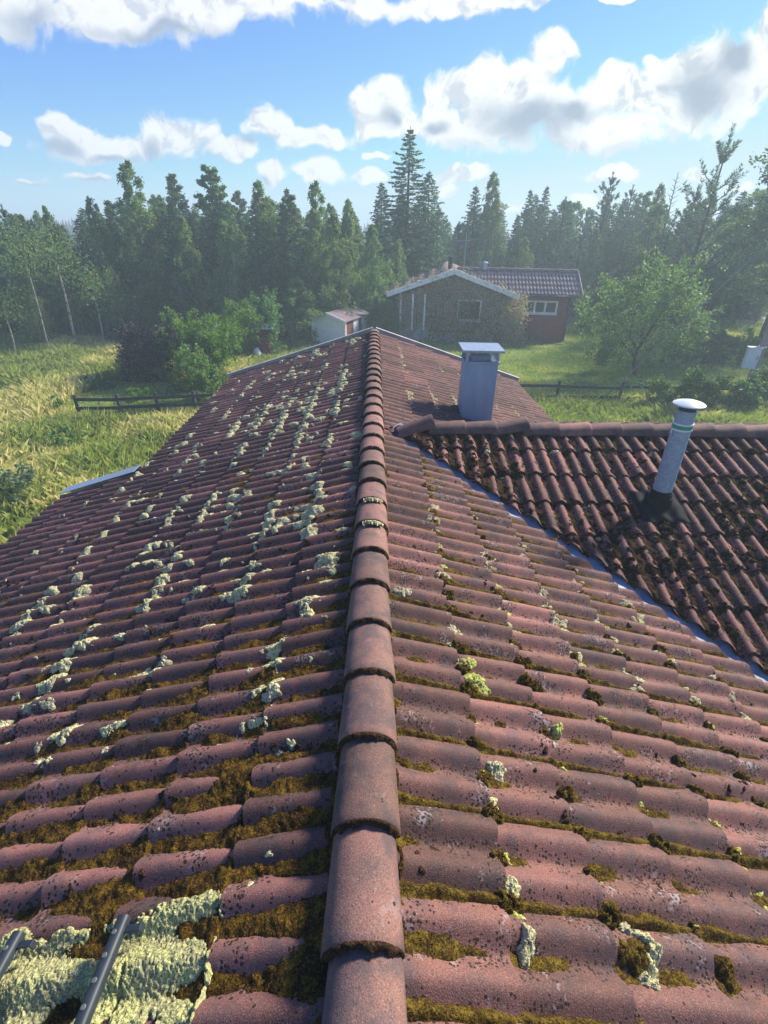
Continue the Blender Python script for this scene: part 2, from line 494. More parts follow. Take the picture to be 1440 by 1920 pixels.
M['hedge_leaf'] = leaf_mat('hedge_leaf', (0.065, 0.14, 0.04), (0.15, 0.27, 0.075), (0.24, 0.34, 0.12), trans=0.3)
M['willow_leaf'] = leaf_mat('willow_leaf', (0.10, 0.15, 0.09), (0.22, 0.28, 0.17), trans=0.3)
M['creeper_leaf'] = leaf_mat('creeper_leaf', (0.30, 0.24, 0.15), (0.58, 0.48, 0.33), (0.46, 0.50, 0.18), trans=0.25)
M['grass_blade'] = leaf_mat('grass_blade', (0.19, 0.26, 0.07), (0.42, 0.45, 0.15), (0.68, 0.60, 0.30), trans=0.35)
M['lawn_blade'] = leaf_mat('lawn_blade', (0.16, 0.26, 0.045), (0.33, 0.41, 0.09), (0.55, 0.50, 0.18), trans=0.35)

# ------------------------------------------------------------------ ground and setting
GX = [-245.0] + list(np.linspace(-45, 60, 106)) + [245.0]
GY = [-38.0] + list(np.linspace(-15, 80, 96)) + [228.0]


def ground_h(x, y):
    x = np.asarray(x, float); y = np.asarray(y, float)
    h = (vnoise(x * 0.16 + 40, y * 0.16 + 40, 3, 3) - 0.5) * 0.30
    fade = np.exp(-((np.abs(x) / 60) ** 4) - ((y - 30) / 60) ** 4)
    return h * fade


gx, gy = np.meshgrid(GX, GY, indexing='ij')
gv = np.stack([gx, gy, ground_h(gx, gy) - 0.03], -1).reshape(-1, 3)
ny = len(GY)
gf = [(i * ny + j, (i + 1) * ny + j, (i + 1) * ny + j + 1, i * ny + j + 1) for i in range(len(GX) - 1) for j in range(ny - 1)]
mg, t, p, co = base_mat('ground_soil')
n1_ = t.noise(co, 0.35, 6.0, 0.6); n2_ = t.noise(co, 3.0, 6.0, 0.7)
c = t.mix(t.ramp(n1_, 0.38, 0.62), (0.13, 0.18, 0.035), (0.22, 0.26, 0.065))
c = t.mix(t.ramp(n2_, 0.45, 0.7, 0, 0.6), c, (0.22, 0.22, 0.07))
t.l.new(c, p.inputs['Base Color']); p.inputs['Roughness'].default_value = 1.0
p.inputs['Specular IOR Level'].default_value = 0.1
tag(np_mesh('ground', gv, gf, mg), kind='structure')

# gravel road at the right edge, behind the fruit tree
rp = [(21.5, 40.0), (26, 39.6), (33, 37.5), (42, 33.0), (52, 27)]
rv = []; rf = []
for i, (x, y) in enumerate(rp):
    a = rp[max(i - 1, 0)]; b = rp[min(i + 1, len(rp) - 1)]
    d = Vector((b[0] - a[0], b[1] - a[1], 0)).normalized(); nn = Vector((-d.y, d.x, 0)) * 1.7
    for sgn in (-1, -0.33, 0.33, 1):
        q = Vector((x, y, 0)) + nn * sgn
        rv.append((q.x, q.y, float(ground_h(q.x, q.y)) + 0.03 + 0.03 * (1 - abs(sgn))))
for i in range(len(rp) - 1):
    for j in range(3):
        rf.append((i * 4 + j, i * 4 + j + 1, i * 4 + j + 5, i * 4 + j + 4))
tag(np_mesh('gravel_road', rv, rf, M['gravel']), kind='structure')


# ------------------------------------------------------------------ the tiled house
AL = math.radians(17.7)
CA, SA = math.cos(AL), math.sin(AL)
WAVE = 0.152
AMP = 0.048
YR = 5.28                                    # line of the wing's ridge


class Slope:
    def __init__(s, A, e1, e2, n, u0, edges, amp=AMP):
        s.A = np.array(A); s.e1 = np.array(e1); s.e2 = np.array(e2); s.n = np.array(n)
        s.u0 = u0; s.edges = edges

    def P(s, u, q, h):
        u = np.asarray(u)[..., None]; q = np.asarray(q)[..., None]; h = np.asarray(h)[..., None]
        return s.A + s.e1 * u + s.e2 * q + s.n * h

    def prof(s, u):
        c = 0.5 + 0.5 * np.cos(2 * np.pi * (u - s.u0) / WAVE)
        return AMP * (c ** 0.85 - 1.0)

    def frac(s, q):
        e = np.array([-0.02] + list(s.edges))
        i = np.clip(np.searchsorted(e, q, side='left'), 1, len(e) - 1)
        return (q - e[i - 1]) / (e[i] - e[i - 1])

    def th(s, u, q):
        return s.prof(u) - 0.031 * (1 - s.frac(q))


LEFT = Slope((0, 0, RZ - 0.07), (0, 1, 0), (-CA, 0, -SA), (-SA, 0, CA), 0.68, [0.52 + 0.395 * k for k in range(11)])
RIGHT = Slope((0, 0, RZ - 0.07), (0, 1, 0), (CA, 0, -SA), (SA, 0, CA), 0.83 + 0.076, [0.515 + 0.397 * k for k in range(11)])
WING = Slope((0, YR, RZ - 0.124), (1, 0, 0), (0, -CA, -SA), (0, -SA, CA), 0.30, [0.352 + 0.393 * k for k in range(11)])
WBACK = Slope((0, YR, RZ - 0.124), (1, 0, 0), (0, CA, -SA), (0, SA, CA), 0.30, [0.352 + 0.393 * k for k in range(11)])


def tiles(sl, u_lo, u_hi, q_hi, seed=1, jit=1.0, skip=None):
    """overlapping double-pan tiles as one grid of small patches; each tile gets its own tint, tilt and shift"""
    r = np.random.default_rng(seed)
    V = []; Fc = []; tint = []; tro = []; head = []
    nu, ns = 25, 6
    k0 = int(math.floor((u_lo - sl.u0) / (2 * WAVE))) ; k1 = int(math.ceil((u_hi - sl.u0) / (2 * WAVE)))
    base = 0
    ed = [-0.02] + [e for e in sl.edges if e < q_hi + 0.3]
    for c in range(len(ed) - 1):
        qa, qb = ed[c], min(ed[c + 1], q_hi)
        if qb - qa < 0.06: continue
        for k in range(k0, k1 + 1):
            ua = sl.u0 - WAVE / 2 + k * 2 * WAVE
            uu = ua + np.linspace(-0.004, 2 * WAVE + 0.004, nu)
            if uu[-1] < u_lo or uu[0] > u_hi: continue
            uc = np.clip(uu, u_lo, u_hi)
            dq = r.normal(0, 0.007) * jit; dh = abs(r.normal(0, 0.0032)) * jit; rot = r.normal(0, 0.012) * jit; tl = r.normal(0, 0.003) * jit
            if skip and skip(ua + WAVE, (qa + qb) / 2): continue
            tn = np.clip(r.normal(0.5, 0.22), 0, 1)
            f = np.linspace(0, 1, ns)
            U, Fr = np.meshgrid(uc, f, indexing='ij')
            q = (qa - 0.035) + (qb + dq - qa + 0.035) * Fr
            q = q + rot * (U - ua - WAVE) * Fr
            h = sl.prof(U) - 0.031 * (1 - Fr) + dh + tl * Fr + 0.008 * (U - ua) / (2 * WAVE)
            h = h - 0.004 * sstep(Fr, 0.9, 1.0) * 0
            P = sl.P(U, q, h)
            lip = sl.P(uc, q[:, -1] - 0.001, h[:, -1] - 0.028)
            V.append(P.reshape(-1, 3)); V.append(P[:, -1, :]); V.append(lip)
            n0 = nu * ns
            i = np.arange(nu - 1)[:, None] * ns + np.arange(ns - 1)[None, :]
            Fc.append(np.stack([i, i + 1, i + ns + 1, i + ns], -1).reshape(-1, 4) + base)
            i = np.arange(nu - 1) + n0
            Fc.append(np.stack([i, i + nu, i + nu + 1, i + 1], -1) + base)
            tg = -sl.prof(U) / AMP
            tro.append(np.concatenate([tg.ravel(), tg[:, -1], np.full(nu, 1.0)]))
            hh = 1 - Fr
            head.append(np.concatenate([hh.ravel(), hh[:, -1], hh[:, -1]]))
            m = n0 + 2 * nu
            tint.append(np.full(m, tn)); base += m
    return np.concatenate(V), np.concatenate(Fc), np.concatenate(tint), np.concatenate(tro), np.concatenate(head)


def cut(o, co, no):
    """remove the side the normal points to"""
    bm = bmesh.new(); bm.from_mesh(o.data)
    bmesh.ops.bisect_plane(bm, geom=list(bm.verts) + list(bm.edges) + list(bm.faces), dist=1e-5,
                           plane_co=co, plane_no=no, clear_outer=True)
    bm.to_mesh(o.data); bm.free()


def slope_obj(name, sl, parts, mat, parent, cuts=None, seed=1, jit=1.0, skip=None):
    Vs = []; Fs = []; A1 = []; A2 = []; A3 = []; b = 0
    for n_, (u0, u1, qh) in enumerate(parts):
        V, Fq, t1, t2, t3 = tiles(sl, u0, u1, qh, seed + n_, jit, skip)
        Vs.append(V); Fs.append(Fq + b); A1.append(t1); A2.append(t2); A3.append(t3); b += len(V)
    o = np_mesh(name, np.concatenate(Vs), np.concatenate(Fs), mat,
                {'tint': np.concatenate(A1), 'trough': np.concatenate(A2), 'head': np.concatenate(A3)}, True, parent)
    for c in cuts or []:
        cut(o, *c)
    return o


house = tag(empty('tiled_house', (0, 5, 0)), 'house under the mossy red tiled roof that fills the foreground', 'house')
HP = house


def adopt(o, parent):
    """parent while keeping the world position"""
    o.parent = parent
    o.matrix_parent_inverse = Matrix.Translation(-Vector(parent.location))
    return o


Y0, YE, YS = -2.6, 11.05, 5.99
QL, QF = 4.42, 3.36
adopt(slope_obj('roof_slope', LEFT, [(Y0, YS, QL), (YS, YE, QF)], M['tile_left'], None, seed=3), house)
YW0 = 5.35
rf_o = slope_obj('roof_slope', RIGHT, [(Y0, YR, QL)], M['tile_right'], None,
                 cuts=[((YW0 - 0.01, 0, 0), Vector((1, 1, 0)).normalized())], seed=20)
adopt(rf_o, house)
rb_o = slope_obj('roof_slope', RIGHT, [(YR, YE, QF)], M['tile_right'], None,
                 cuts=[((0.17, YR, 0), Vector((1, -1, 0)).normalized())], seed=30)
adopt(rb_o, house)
adopt(slope_obj('roof_slope', WING, [(0.0, 8.6, 4.3)], M['tile_wing'], None,
                cuts=[((5.505, 0, 0), Vector((-1, -1, 0)).normalized())], seed=40, jit=1.6), house)
adopt(slope_obj('roof_slope', WBACK, [(0.0, 8.6, 3.4)], M['tile_wing'], None,
                cuts=[((0.17, YR, 0), Vector((-1, 1, 0)).normalized())], seed=50), house)

# underlay boards, so that no gap between tiles shows light, and the walls below
mb = MB()
def sheet(sl, u0, u1, q0, q1, h, th=0.02, poly=None):
    pts = poly or [(u0, q0), (u1, q0), (u1, q1), (u0, q1)]
    top = [Vector(sl.P(a, b, h)) for a, b in pts]; bot = [Vector(sl.P(a, b, h - th)) for a, b in pts]
    n = len(pts)
    mb.add(top + bot, [tuple(range(n)), tuple(range(2 * n - 1, n - 1, -1))] + [(i, i + n, (i + 1) % n + n, (i + 1) % n) for i in range(n)])
sheet(LEFT, Y0, YS, 0.03, QL - 0.04, -0.085)
sheet(LEFT, YS + 0.003, YE - 0.02, 0.03, QF - 0.04, -0.085)
sheet(RIGHT, Y0, YE - 0.02, 0.033, QF - 0.04, -0.085)
sheet(WING, 0, 0, 0, 0, -0.085, poly=[(0.25, 0.03), (8.58, 0.03), (8.58, 4.2), (4.3, 4.2)])
sheet(WBACK, 0, 0, 0, 0, -0.085, poly=[(0.25, 0.033), (8.58, 0.033), (8.58, 3.3), (3.4, 3.3)])
adopt(mb.build('roof_underlay', M['dark_wood']), house)
mb = MB()
zt = RZ - 0.07
def zroof(x): return zt - abs(x) * math.tan(AL) - 0.16
mb.prism([(-3.0, -0.2), (3.0, -0.2), (3.0, zroof(3.0)), (0, zroof(0)), (-3.0, zroof(3.0))], 5.7, 10.8)
mb.prism([(-3.9, -0.2), (3.0, -0.2), (3.0, zroof(3.0)), (0, zroof(0)), (-3.9, zroof(3.9))], -2.3, 5.7)
mb.box((5.8, YR - 0.3, 1.15), (5.0, 5.6, 2.5))
adopt(mb.build('wall', M['red_wood']), house)
# board on the far gable, white top edge
for sgn, sl in ((-1, LEFT), (1, RIGHT)):
    mb = MB()
    a = sl.P(YE + 0.035, 0.02, -0.045); b = sl.P(YE + 0.035, QF + 0.03, -0.045)
    d = Vector(b - a); R = Matrix(((sl.e2[0], 0, sl.n[0]), (0, 1, 0), (sl.e2[2], 0, sl.n[2])))
    mb.box(Vector((a + b) / 2), (d.length, 0.045, 0.17), R)
    mb.box(Vector((a + b) / 2) + Vector(sl.n) * 0.092, (d.length, 0.10, 0.012), R)
    adopt(mb.build('verge_board', M['grey_trim'], bevel=0.003), house)
# metal cover on the edge where the near part of the left slope sticks out further
mb = MB()
for (du, h0, h1, wd) in ((0.075, 0.014, 0.020, 0.16),):
    pts = [(YS + 0.02, QF - 0.05), (YS + 0.24, QF - 0.05), (YS + 0.24, QL + 0.02), (YS + 0.02, QL + 0.02)]
    top = [Vector(LEFT.P(a, b, 0.020)) for a, b in pts]; bot = [Vector(LEFT.P(a, b, 0.012)) for a, b in pts]
    mb.add(top + bot, [(0, 1, 2, 3), (7, 6, 5, 4)] + [(i, i + 4, (i + 1) % 4 + 4, (i + 1) % 4) for i in range(4)])
    pts = [(YS + 0.235, QF - 0.05), (YS + 0.243, QF - 0.05), (YS + 0.243, QL + 0.02), (YS + 0.235, QL + 0.02)]
    top = [Vector(LEFT.P(a, b, 0.010)) for a, b in pts]; bot = [Vector(LEFT.P(a, b, -0.14)) for a, b in pts]
    mb.add(top + bot, [(0, 1, 2, 3), (7, 6, 5, 4)] + [(i, i + 4, (i + 1) % 4 + 4, (i + 1) % 4) for i in range(4)])
adopt(mb.build('verge_flashing', M['galv']), house)

# valley gutter between main slope and wing
vy = []; 
N = 40
for side in (0, 1):
    for i in range(N + 1):
        x = 0.16 + i * 4.2 / N
        y = YR + 0.17 - x
        zz = RZ - 0.07 - x * math.tan(AL)
        o_ = Vector((-1, -1, 0)).normalized() if side == 0 else Vector((1, 1, 0)).normalized()
        vy.append([(x, y, zz - 0.068), (x + o_.x * 0.22, y + o_.y * 0.22, zz - 0.068 + (0.22 / math.sqrt(2)) * math.tan(AL))])
V = []; Fq = []
for side in (0, 1):
    rows = vy[side * (N + 1):(side + 1) * (N + 1)]
    b = len(V)
    for a_, b_ in rows: V += [a_, b_]
    for i in range(N): Fq.append((b + 2 * i, b + 2 * i + 1, b + 2 * i + 3, b + 2 * i + 2))
adopt(np_mesh('valley_gutter', V, Fq, M['valley_metal'], None, False), house)


def cap_mesh(name, seed, length=0.41, w0=0.108, w1=0.126, h0=0.088, h1=0.108):
    """half-round ridge tile: local y runs from its wide near end (0) to its narrow far end"""
    r = np.random.default_rng(seed)
    n, m = 22, 10
    V = []; F_ = []
    ang = np.linspace(0, np.pi, n)
    ys = np.concatenate([[0.0, 0.006], np.linspace(0.03, length, m - 2)])
    bow = r.normal(0, 0.002)
    for layer, dr in ((0, 0.0), (1, -0.017)):
        for j, y in enumerate(ys):
            f = y / length
            ww = w1 + (w0 - w1) * f + dr - (0.0035 if j == 0 and layer == 0 else 0)
            hh = h1 + (h0 - h1) * f + dr - (0.0035 if j == 0 and layer == 0 else 0)
            for a in ang:
                ca = math.cos(a); sa_ = math.sin(a)
                V.append((-ww * math.copysign(abs(ca) ** 0.94, ca), y, hh * sa_ ** 0.92 + bow * math.sin(f * 3.1) + dr * 0))
    L = len(ys)
    for layer in (0, 1):
        for j in range(L - 1):
            for i in range(n - 1):
                b = layer * L * n + j * n + i
                q = (b, b + n, b + n + 1, b + 1)
                F_.append(q if layer == 0 else q[::-1])
    for i in range(n - 1):                                 # near and far rims
        F_.append((i, i + 1, L * n + i + 1, L * n + i))
        b = (L - 1) * n + i; c_ = (2 * L - 1) * n + i
        F_.append((b, c_, c_ + 1, b + 1))
    me_o = np_mesh(name, V, F_, M['tile_cap'], {'tint': np.full(len(V), np.clip(r.normal(0.5, 0.2), 0, 1)), 'trough': np.zeros(len(V)), 'head': np.zeros(len(V))}, True)
    me_o.data.set_sharp_from_angle(angle=math.radians(50))
    return me_o


cz = RZ - 0.107
ny_ = 36
for i in range(ny_):
    y = -1.42 + i * 0.341
    if y > 10.75: break
    o = cap_mesh('ridge_tile', 100 + i)
    o.data.transform(Matrix.Translation((random.gauss(0, 0.0035), y, cz + random.gauss(0, 0.001))) @
                     Matrix.Rotation(random.gauss(0, 0.010), 4, 'Z') @ Matrix.Rotation(-0.035, 4, 'X'))
    o.parent = house; o.matrix_parent_inverse = Matrix.Translation(-Vector(house.location))
czw = RZ - 0.165
for i in range(24):
    x = 0.32 + i * 0.349
    o = cap_mesh('ridge_tile', 200 + i, w0=0.104, w1=0.120)
    yaw = random.gauss(0, 0.014); lift = 0.0; pit = -0.03
    if i == 0: yaw = 0.05; lift = 0.085; pit = -0.34
    if i == 3: yaw = 0.05; lift = 0.055; pit = -0.17
    # near (wide) end to the right: its long axis points to -x
    T = Matrix.Translation((x + 0.36, YR + (0.0 if i else -0.03), czw + lift + random.gauss(0, 0.002))) @ Matrix.Rotation(math.pi / 2 + yaw, 4, 'Z') @ Matrix.Rotation(pit, 4, 'X')
    o.data.transform(T)
    o.parent = house; o.matrix_parent_inverse = Matrix.Translation(-Vector(house.location))

# sheet metal chimney behind the wing's ridge
ch = Matrix.Rotation(math.radians(-2), 3, 'Z')
cx_, cy_ = 1.46, 6.95
ztop = RZ + 0.26
mb = MB(); mb.box((cx_, cy_, (ztop + 2.6) / 2), (0.44, 0.44, ztop - 2.6), ch)
mb.box((cx_, cy_, ztop - 0.012), (0.47, 0.47, 0.03), ch)
chim = adopt(mb.build('chimney', M['sky_tinted_metal'], bevel=0.006), house)
mb = MB()
for i in range(4):
    R = Matrix.Rotation(i * math.pi / 2, 3, 'Z')
    for q in range(19):
        xx = -0.2 + q * 0.4 / 18
        mb.box(Vector((cx_, cy_, ztop + 0.07)) + ch @ (R @ Vector((xx, -0.20, 0))), (0.004, 0.004, 0.13), ch @ R)
    for q in range(6):
        mb.box(Vector((cx_, cy_, ztop + 0.012 + q * 0.024)) + ch @ (R @ Vector((0, -0.20, 0))), (0.4, 0.003, 0.003), ch @ R)
    mb.box(Vector((cx_, cy_, ztop + 0.07)) + ch @ (R @ Vector((-0.205, -0.205, 0))), (0.03, 0.03, 0.14), ch @ R)
g_ = mb.build('mesh_guard', M['galv']); g_.parent = chim
mb = MB()
mb.box((cx_, cy_, ztop + 0.03), (0.26, 0.26, 0.07), ch)
g_ = mb.build('flue_top', M['galv'], bevel=0.01); g_.parent = chim
mb = MB()
mb.box((cx_, cy_, ztop + 0.150), (0.55, 0.55, 0.012), ch)
for i in range(4):
    R = Matrix.Rotation(i * math.pi / 2, 3, 'Z')
    mb.box(Vector((cx_, cy_, ztop + 0.143)) + ch @ (R @ Vector((0, -0.276, 0))), (0.55, 0.006, 0.03), ch @ R)
g_ = mb.build('chimney_cap', M['galv'], bevel=0.003); g_.parent = chim

mb = MB()
for (dx_, dz_) in ((0.0, 0.0),):
    mb.box(Vector((cx_, cy_, ztop / 2 + 1.35)) + ch @ Vector((0.075, -0.2215, 0)), (0.016, 0.004, ztop - 2.75), ch)
    for q in range(5): mb.box(Vector((cx_, cy_, ztop - 0.09 - q * 0.13)) + ch @ Vector((-0.19, -0.2215, 0)), (0.009, 0.004, 0.009), ch)
    for q in range(5): mb.box(Vector((cx_, cy_, ztop - 0.09 - q * 0.13)) + ch @ Vector((0.19, -0.2215, 0)), (0.009, 0.004, 0.009), ch)
g_ = mb.build('seam', M['sky_tinted_metal']); g_.parent = chim
# vent pipe on the wing
pu, pq = 2.76, (YR - 4.17) / CA
pb = Vector(WING.P(pu, pq, 0.0))
mb = MB()
lean = Vector((-0.005, 0.01, 1)).normalized()
H = 0.93
R_ = 0.083
prof = []
k = 0
z = 0.05
while z < H:
    prof.append((z, R_))
    k += 1
    z += 0.02
pts = []; rad = []
z = 0.05
seam = 0.0
while z < H:
    pts.append(pb + lean * z); rad.append(R_ * (1 - 0.05 * z / H))
    if int((z - 0.05) / 0.125) != int((z + 0.02 - 0.05) / 0.125):
        pts.append(pb + lean * (z + 0.006)); rad.append(R_ * (1 - 0.05 * z / H) + 0.0015)
        pts.append(pb + lean * (z + 0.012)); rad.append(R_ * (1 - 0.05 * z / H))
    z += 0.02
mb.tube(pts, rad, 28)
M['duct'] = simple('duct', (0.34, 0.46, 0.54), (0.23, 0.33, 0.40), 45.0, 0.5, 0.25)
pipe = adopt(mb.build('vent_pipe', M['duct'], smooth=True), house)
mb = MB(); mb.tube([pb + lean * (H - 0.02), pb + lean * (H + 0.045)], [0.072, 0.070], 24)
g_ = mb.build('collar', M['dark_green'], smooth=True); g_.parent = pipe
mb = MB()
mb.tube([pb + lean * (H + 0.036), pb + lean * (H + 0.040), pb + lean * (H + 0.050), pb + lean * (H + 0.062), pb + lean * (H + 0.080), pb + lean * (H + 0.088)],
        [0.110, 0.128, 0.131, 0.112, 0.050, 0.012], 32)
g_ = mb.build('pipe_cap', M['white_plastic'], smooth=True); g_.parent = pipe
mb = MB(); mb.tube([pb + lean * (H - 0.165), pb + lean * (H - 0.135)], [0.0845, 0.0845], 28)
g_ = mb.build('tape', M['green_tape'], smooth=True); g_.parent = pipe
mb = MB()
for zz in (H - 0.175, H - 0.125):
    mb.tube([pb + lean * (zz - 0.007), pb + lean * (zz + 0.007)], [0.0855, 0.0855], 28)
for kx in (-1, 1):
    mb.tube([pb + lean * (H - 0.175) + Vector((-0.086, -0.01, 0)), pb + lean * (H - 0.20) + Vector((-0.096, -0.012 - 0.006 * kx, 0)), pb + lean * (H - 0.225) + Vector((-0.092, -0.02 * kx, 0))], [0.004, 0.003, 0.002], 5)
g_ = mb.build('strap', M['white_plastic'], smooth=True); g_.parent = pipe
# rubber flashing: wavy sheet plus boot
U, Q = np.meshgrid(np.linspace(-0.23, 0.22, 30), np.linspace(-0.16, 0.24, 24), indexing='ij')
hh = WING.prof(pu + U) * 0.55 + 0.030 + 0.006 * np.sin(Q * 23)
edge = np.maximum(np.abs(U + 0.005) / 0.22, np.abs(Q - 0.04) / 0.20)
rr = np.hypot(U, Q)
hh = hh + 0.05 * np.exp(-(rr / 0.11) ** 4) - 0.016 * sstep(edge, 0.85, 1.0)
P = WING.P(pu + U + 0.02 * Q, pq + Q + 0.012 * np.sin(U * 31), hh)
i = np.arange(29)[:, None] * 24 + np.arange(23)[None, :]
g_ = np_mesh('rubber_flashing', P.reshape(-1, 3), np.stack([i, i + 1, i + 25, i + 24], -1).reshape(-1, 4), M['rubber'])
sm_ = g_.modifiers.new('thick', 'SOLIDIFY'); sm_.thickness = 0.006
g_.parent = pipe
mb = MB()
mb.tube([pb + lean * -0.01, pb + lean * 0.05, pb + lean * 0.085, pb + lean * 0.088, pb + lean * 0.125, pb + lean * 0.128, pb + lean * 0.150],
        [0.125, 0.118, 0.108, 0.099, 0.096, 0.090, 0.087], 28)
g_ = mb.build('rubber_boot', M['rubber'], smooth=True); g_.parent = pipe
for o in list(chim.children) + list(pipe.children):
    o.matrix_parent_inverse = (chim if o in list(chim.children) else pipe).matrix_world.inverted()


# ------------------------------------------------------------------ moss and lichen
def field(sl, u0, u1, q0, q1, res, hfun, name, mat, lift=0.0):
    """height field over the tiles, keeping only the cells that rise above them"""
    nu = int((u1 - u0) / res) + 1; nq = int((q1 - q0) / res) + 1
    U, Q = np.meshgrid(np.linspace(u0, u1, nu), np.linspace(q0, q1, nq), indexing='ij')
    th = sl.th(U, Q)
    h = hfun(U, Q, th)
    above = (h > th + 0.0015)
    keep = above[:-1, :-1] | above[1:, :-1] | above[:-1, 1:] | above[1:, 1:]
    P = sl.P(U, Q, np.maximum(h, th - 0.012))
    idx = np.arange(nu * nq).reshape(nu, nq)
    Fq = np.stack([idx[:-1, :-1], idx[:-1, 1:], idx[1:, 1:], idx[1:, :-1]], -1)[keep]
    used, inv = np.unique(Fq, return_inverse=True)
    return P.reshape(-1, 3)[used], inv.reshape(-1, 4)


def joined(name, chunks, mat):
    V = []; Fq = []; b = 0
    for v, f in chunks:
        if len(v) == 0: continue
        V.append(v); Fq.append(f + b); b += len(v)
    return np_mesh(name, np.concatenate(V), np.concatenate(Fq), mat)


def since_edge(sl, q):
    e = np.array([-0.02] + list(sl.edges))
    i = np.clip(np.searchsorted(e, q, side='right'), 1, len(e)) - 1
    return q - e[i]


def moss_left(U, Q, th):
    big = vnoise(U * 1.1, Q * 1.4, 11, 3)
    med = vnoise(U * 7, Q * 5, 12, 4)
    fine = vnoise(U * 45, Q * 45, 13, 3)
    vf = vnoise(U * 110, Q * 110, 14, 2) * 1.8
    se = since_edge(sl=LEFT, q=Q)
    near = sstep(-U, -3.4, -0.2)                        # deepest close to the camera
    nr = np.exp(-Q / 0.35)
    fill = -AMP - 0.024 + 0.020 * near + 0.062 * (med - 0.38) + 0.030 * (big - 0.45) + 0.024 * nr * sstep(med, 0.2, 0.6)
    fill = fill + 0.012 * np.exp(-se / 0.05) + 0.012 * (fine - 0.5) + 0.005 * (vf - 0.5)
    # gap at the joint every second trough fills too
    return fill + 0.006


def moss_right(U, Q, th):
    big = vnoise(U * 1.3, Q * 1.3, 21, 3)
    med = vnoise(U * 8, Q * 7, 22, 4)
    fine = vnoise(U * 45, Q * 45, 23, 3)
    vf = vnoise(U * 120, Q * 120, 14, 2)
    se = since_edge(sl=RIGHT, q=Q)
    k = (U - (RIGHT.u0 - WAVE / 2)) / (2 * WAVE)
    dj = np.abs(k - np.round(k)) * 2 * WAVE
    jnt = np.exp(-(dj / 0.018) ** 2)
    fill = -AMP - 0.014 + 0.056 * (med - 0.40) + 0.028 * jnt + 0.018 * (big - 0.5)
    fill = fill + 0.022 * np.exp(-se / 0.045) * (0.3 + 0.7 * jnt) * sstep(med, 0.3, 0.6) + 0.010 * (fine - 0.5) + 0.005 * (vf - 0.5)
    fill = fill + 0.02 * np.exp(-np.maximum(Q - 0.12, 0) / 0.02) * sstep(med, 0.35, 0.6)
    return fill


def moss_wing(U, Q, th):
    med = vnoise(U * 6, Q * 5, 31, 4)
    big = vnoise(U * 1.1, Q * 1.1, 32, 3)
    fine = vnoise(U * 40, Q * 40, 33, 3)
    se = since_edge(sl=WING, q=Q)
    fr = WING.frac(Q)
    vd = np.exp(-np.maximum(U + (YR - Q * CA) - 5.5, 0) / 0.5)
    fill = -AMP - 0.006 + 0.060 * (med - 0.42) + 0.022 * (big - 0.5) + 0.024 * vd
    fill = fill - 0.016 * np.exp(-se / 0.07) * sstep(med, 0.6, 0.35) + 0.008 * sstep(fr, 0.5, 1) + 0.040 * (fine - 0.5)
    fill = np.where(U + (YR - Q * CA) > 5.51, fill, -1)
    return fill


ch_ = [field(LEFT, -0.4, 2.0, 0.10, 1.9, 0.0065, moss_left, '', None),
       field(LEFT, 2.0, 4.5, 0.10, 3.4, 0.012, moss_left, '', None),
       field(LEFT, 4.5, YS, 0.10, 4.4, 0.018, moss_left, '', None),
       field(LEFT, -0.4, 2.0, 1.9, 4.4, 0.018, moss_left, '', None),
       field(LEFT, 2.0, 4.5, 3.4, 4.4, 0.018, moss_left, '', None),
       field(LEFT, YS, 11.0, 0.10, 3.34, 0.022, moss_left, '', None)]
tag(joined('moss', ch_, M['moss_olive']), 'brown and olive moss filling the troughs of the left roof slope', 'moss', kind='stuff')


def moss_right_c(U, Q, th):
    h = moss_right(U, Q, th)
    return np.where(U + Q * CA < 5.33, h, -1)


ch_ = [field(RIGHT, -0.4, 2.4, 0.10, 1.9, 0.0065, moss_right_c, '', None),
       field(RIGHT, 2.4, 5.25, 0.10, 3.4, 0.012, moss_right_c, '', None),
       field(RIGHT, 0.4, 2.4, 1.9, 3.5, 0.012, moss_right_c, '', None)]
# cushions where four tiles meet
def dome(sl, u, q, ru, rq, hh, res, seed, rough_=0.25, ang=0.0):
    """cushion that sits on the tiles: polar patch draped over them"""
    r = np.random.default_rng(seed)
    nr = max(4, int(max(ru, rq) / res)); na = max(10, int(2 * math.pi * max(ru, rq) / res / 1.2))
    nr = min(nr, 40); na = min(na, 110)
    rr, aa = np.meshgrid(np.linspace(0, 1.12, nr + 1), np.linspace(0, 2 * np.pi, na, endpoint=False), indexing='ij')
    lob = 1 + rough_ * (np.sin(aa * 2 + r.random() * 6) * 0.4 + np.sin(aa * 3 + r.random() * 6) * 0.3 + np.sin(aa * 5 + r.random() * 6) * 0.25 + np.sin(aa * 9 + r.random() * 6) * 0.15)
    x = rr * np.cos(aa) * ru * lob; y = rr * np.sin(aa) * rq * lob
    ca, sa_ = math.cos(ang), math.sin(ang)
    U = u + x * ca - y * sa_; Q = q + x * sa_ + y * ca
    th = sl.th(U, Q)
    th0 = float(sl.th(np.array(u), np.array(q)))
    d = np.sqrt(np.clip(1 - rr ** 2, 0, 1)) - 0.25 * (rr > 1)
    nz = 0.55 * vnoise(U * 70, Q * 70, seed % 97, 2) + 0.65 * vnoise(U * 150, Q * 150, seed % 89, 2) - 0.55
    h = np.maximum(th, th0 * 0.6 + th * 0.4) + hh * d * (1 + 1.3 * nz) + 0.005 * nz - 0.006 * sstep(rr, 0.9, 1.12)
    P = sl.P(U, Q, h).reshape(-1, 3)
    i = np.arange(nr)[:, None] * na + np.arange(na)[None, :]
    j = np.arange(nr)[:, None] * na + (np.arange(na)[None, :] + 1) % na
    Fq = np.stack([i, i + na, j + na, j], -1).reshape(-1, 4)
    return P, Fq


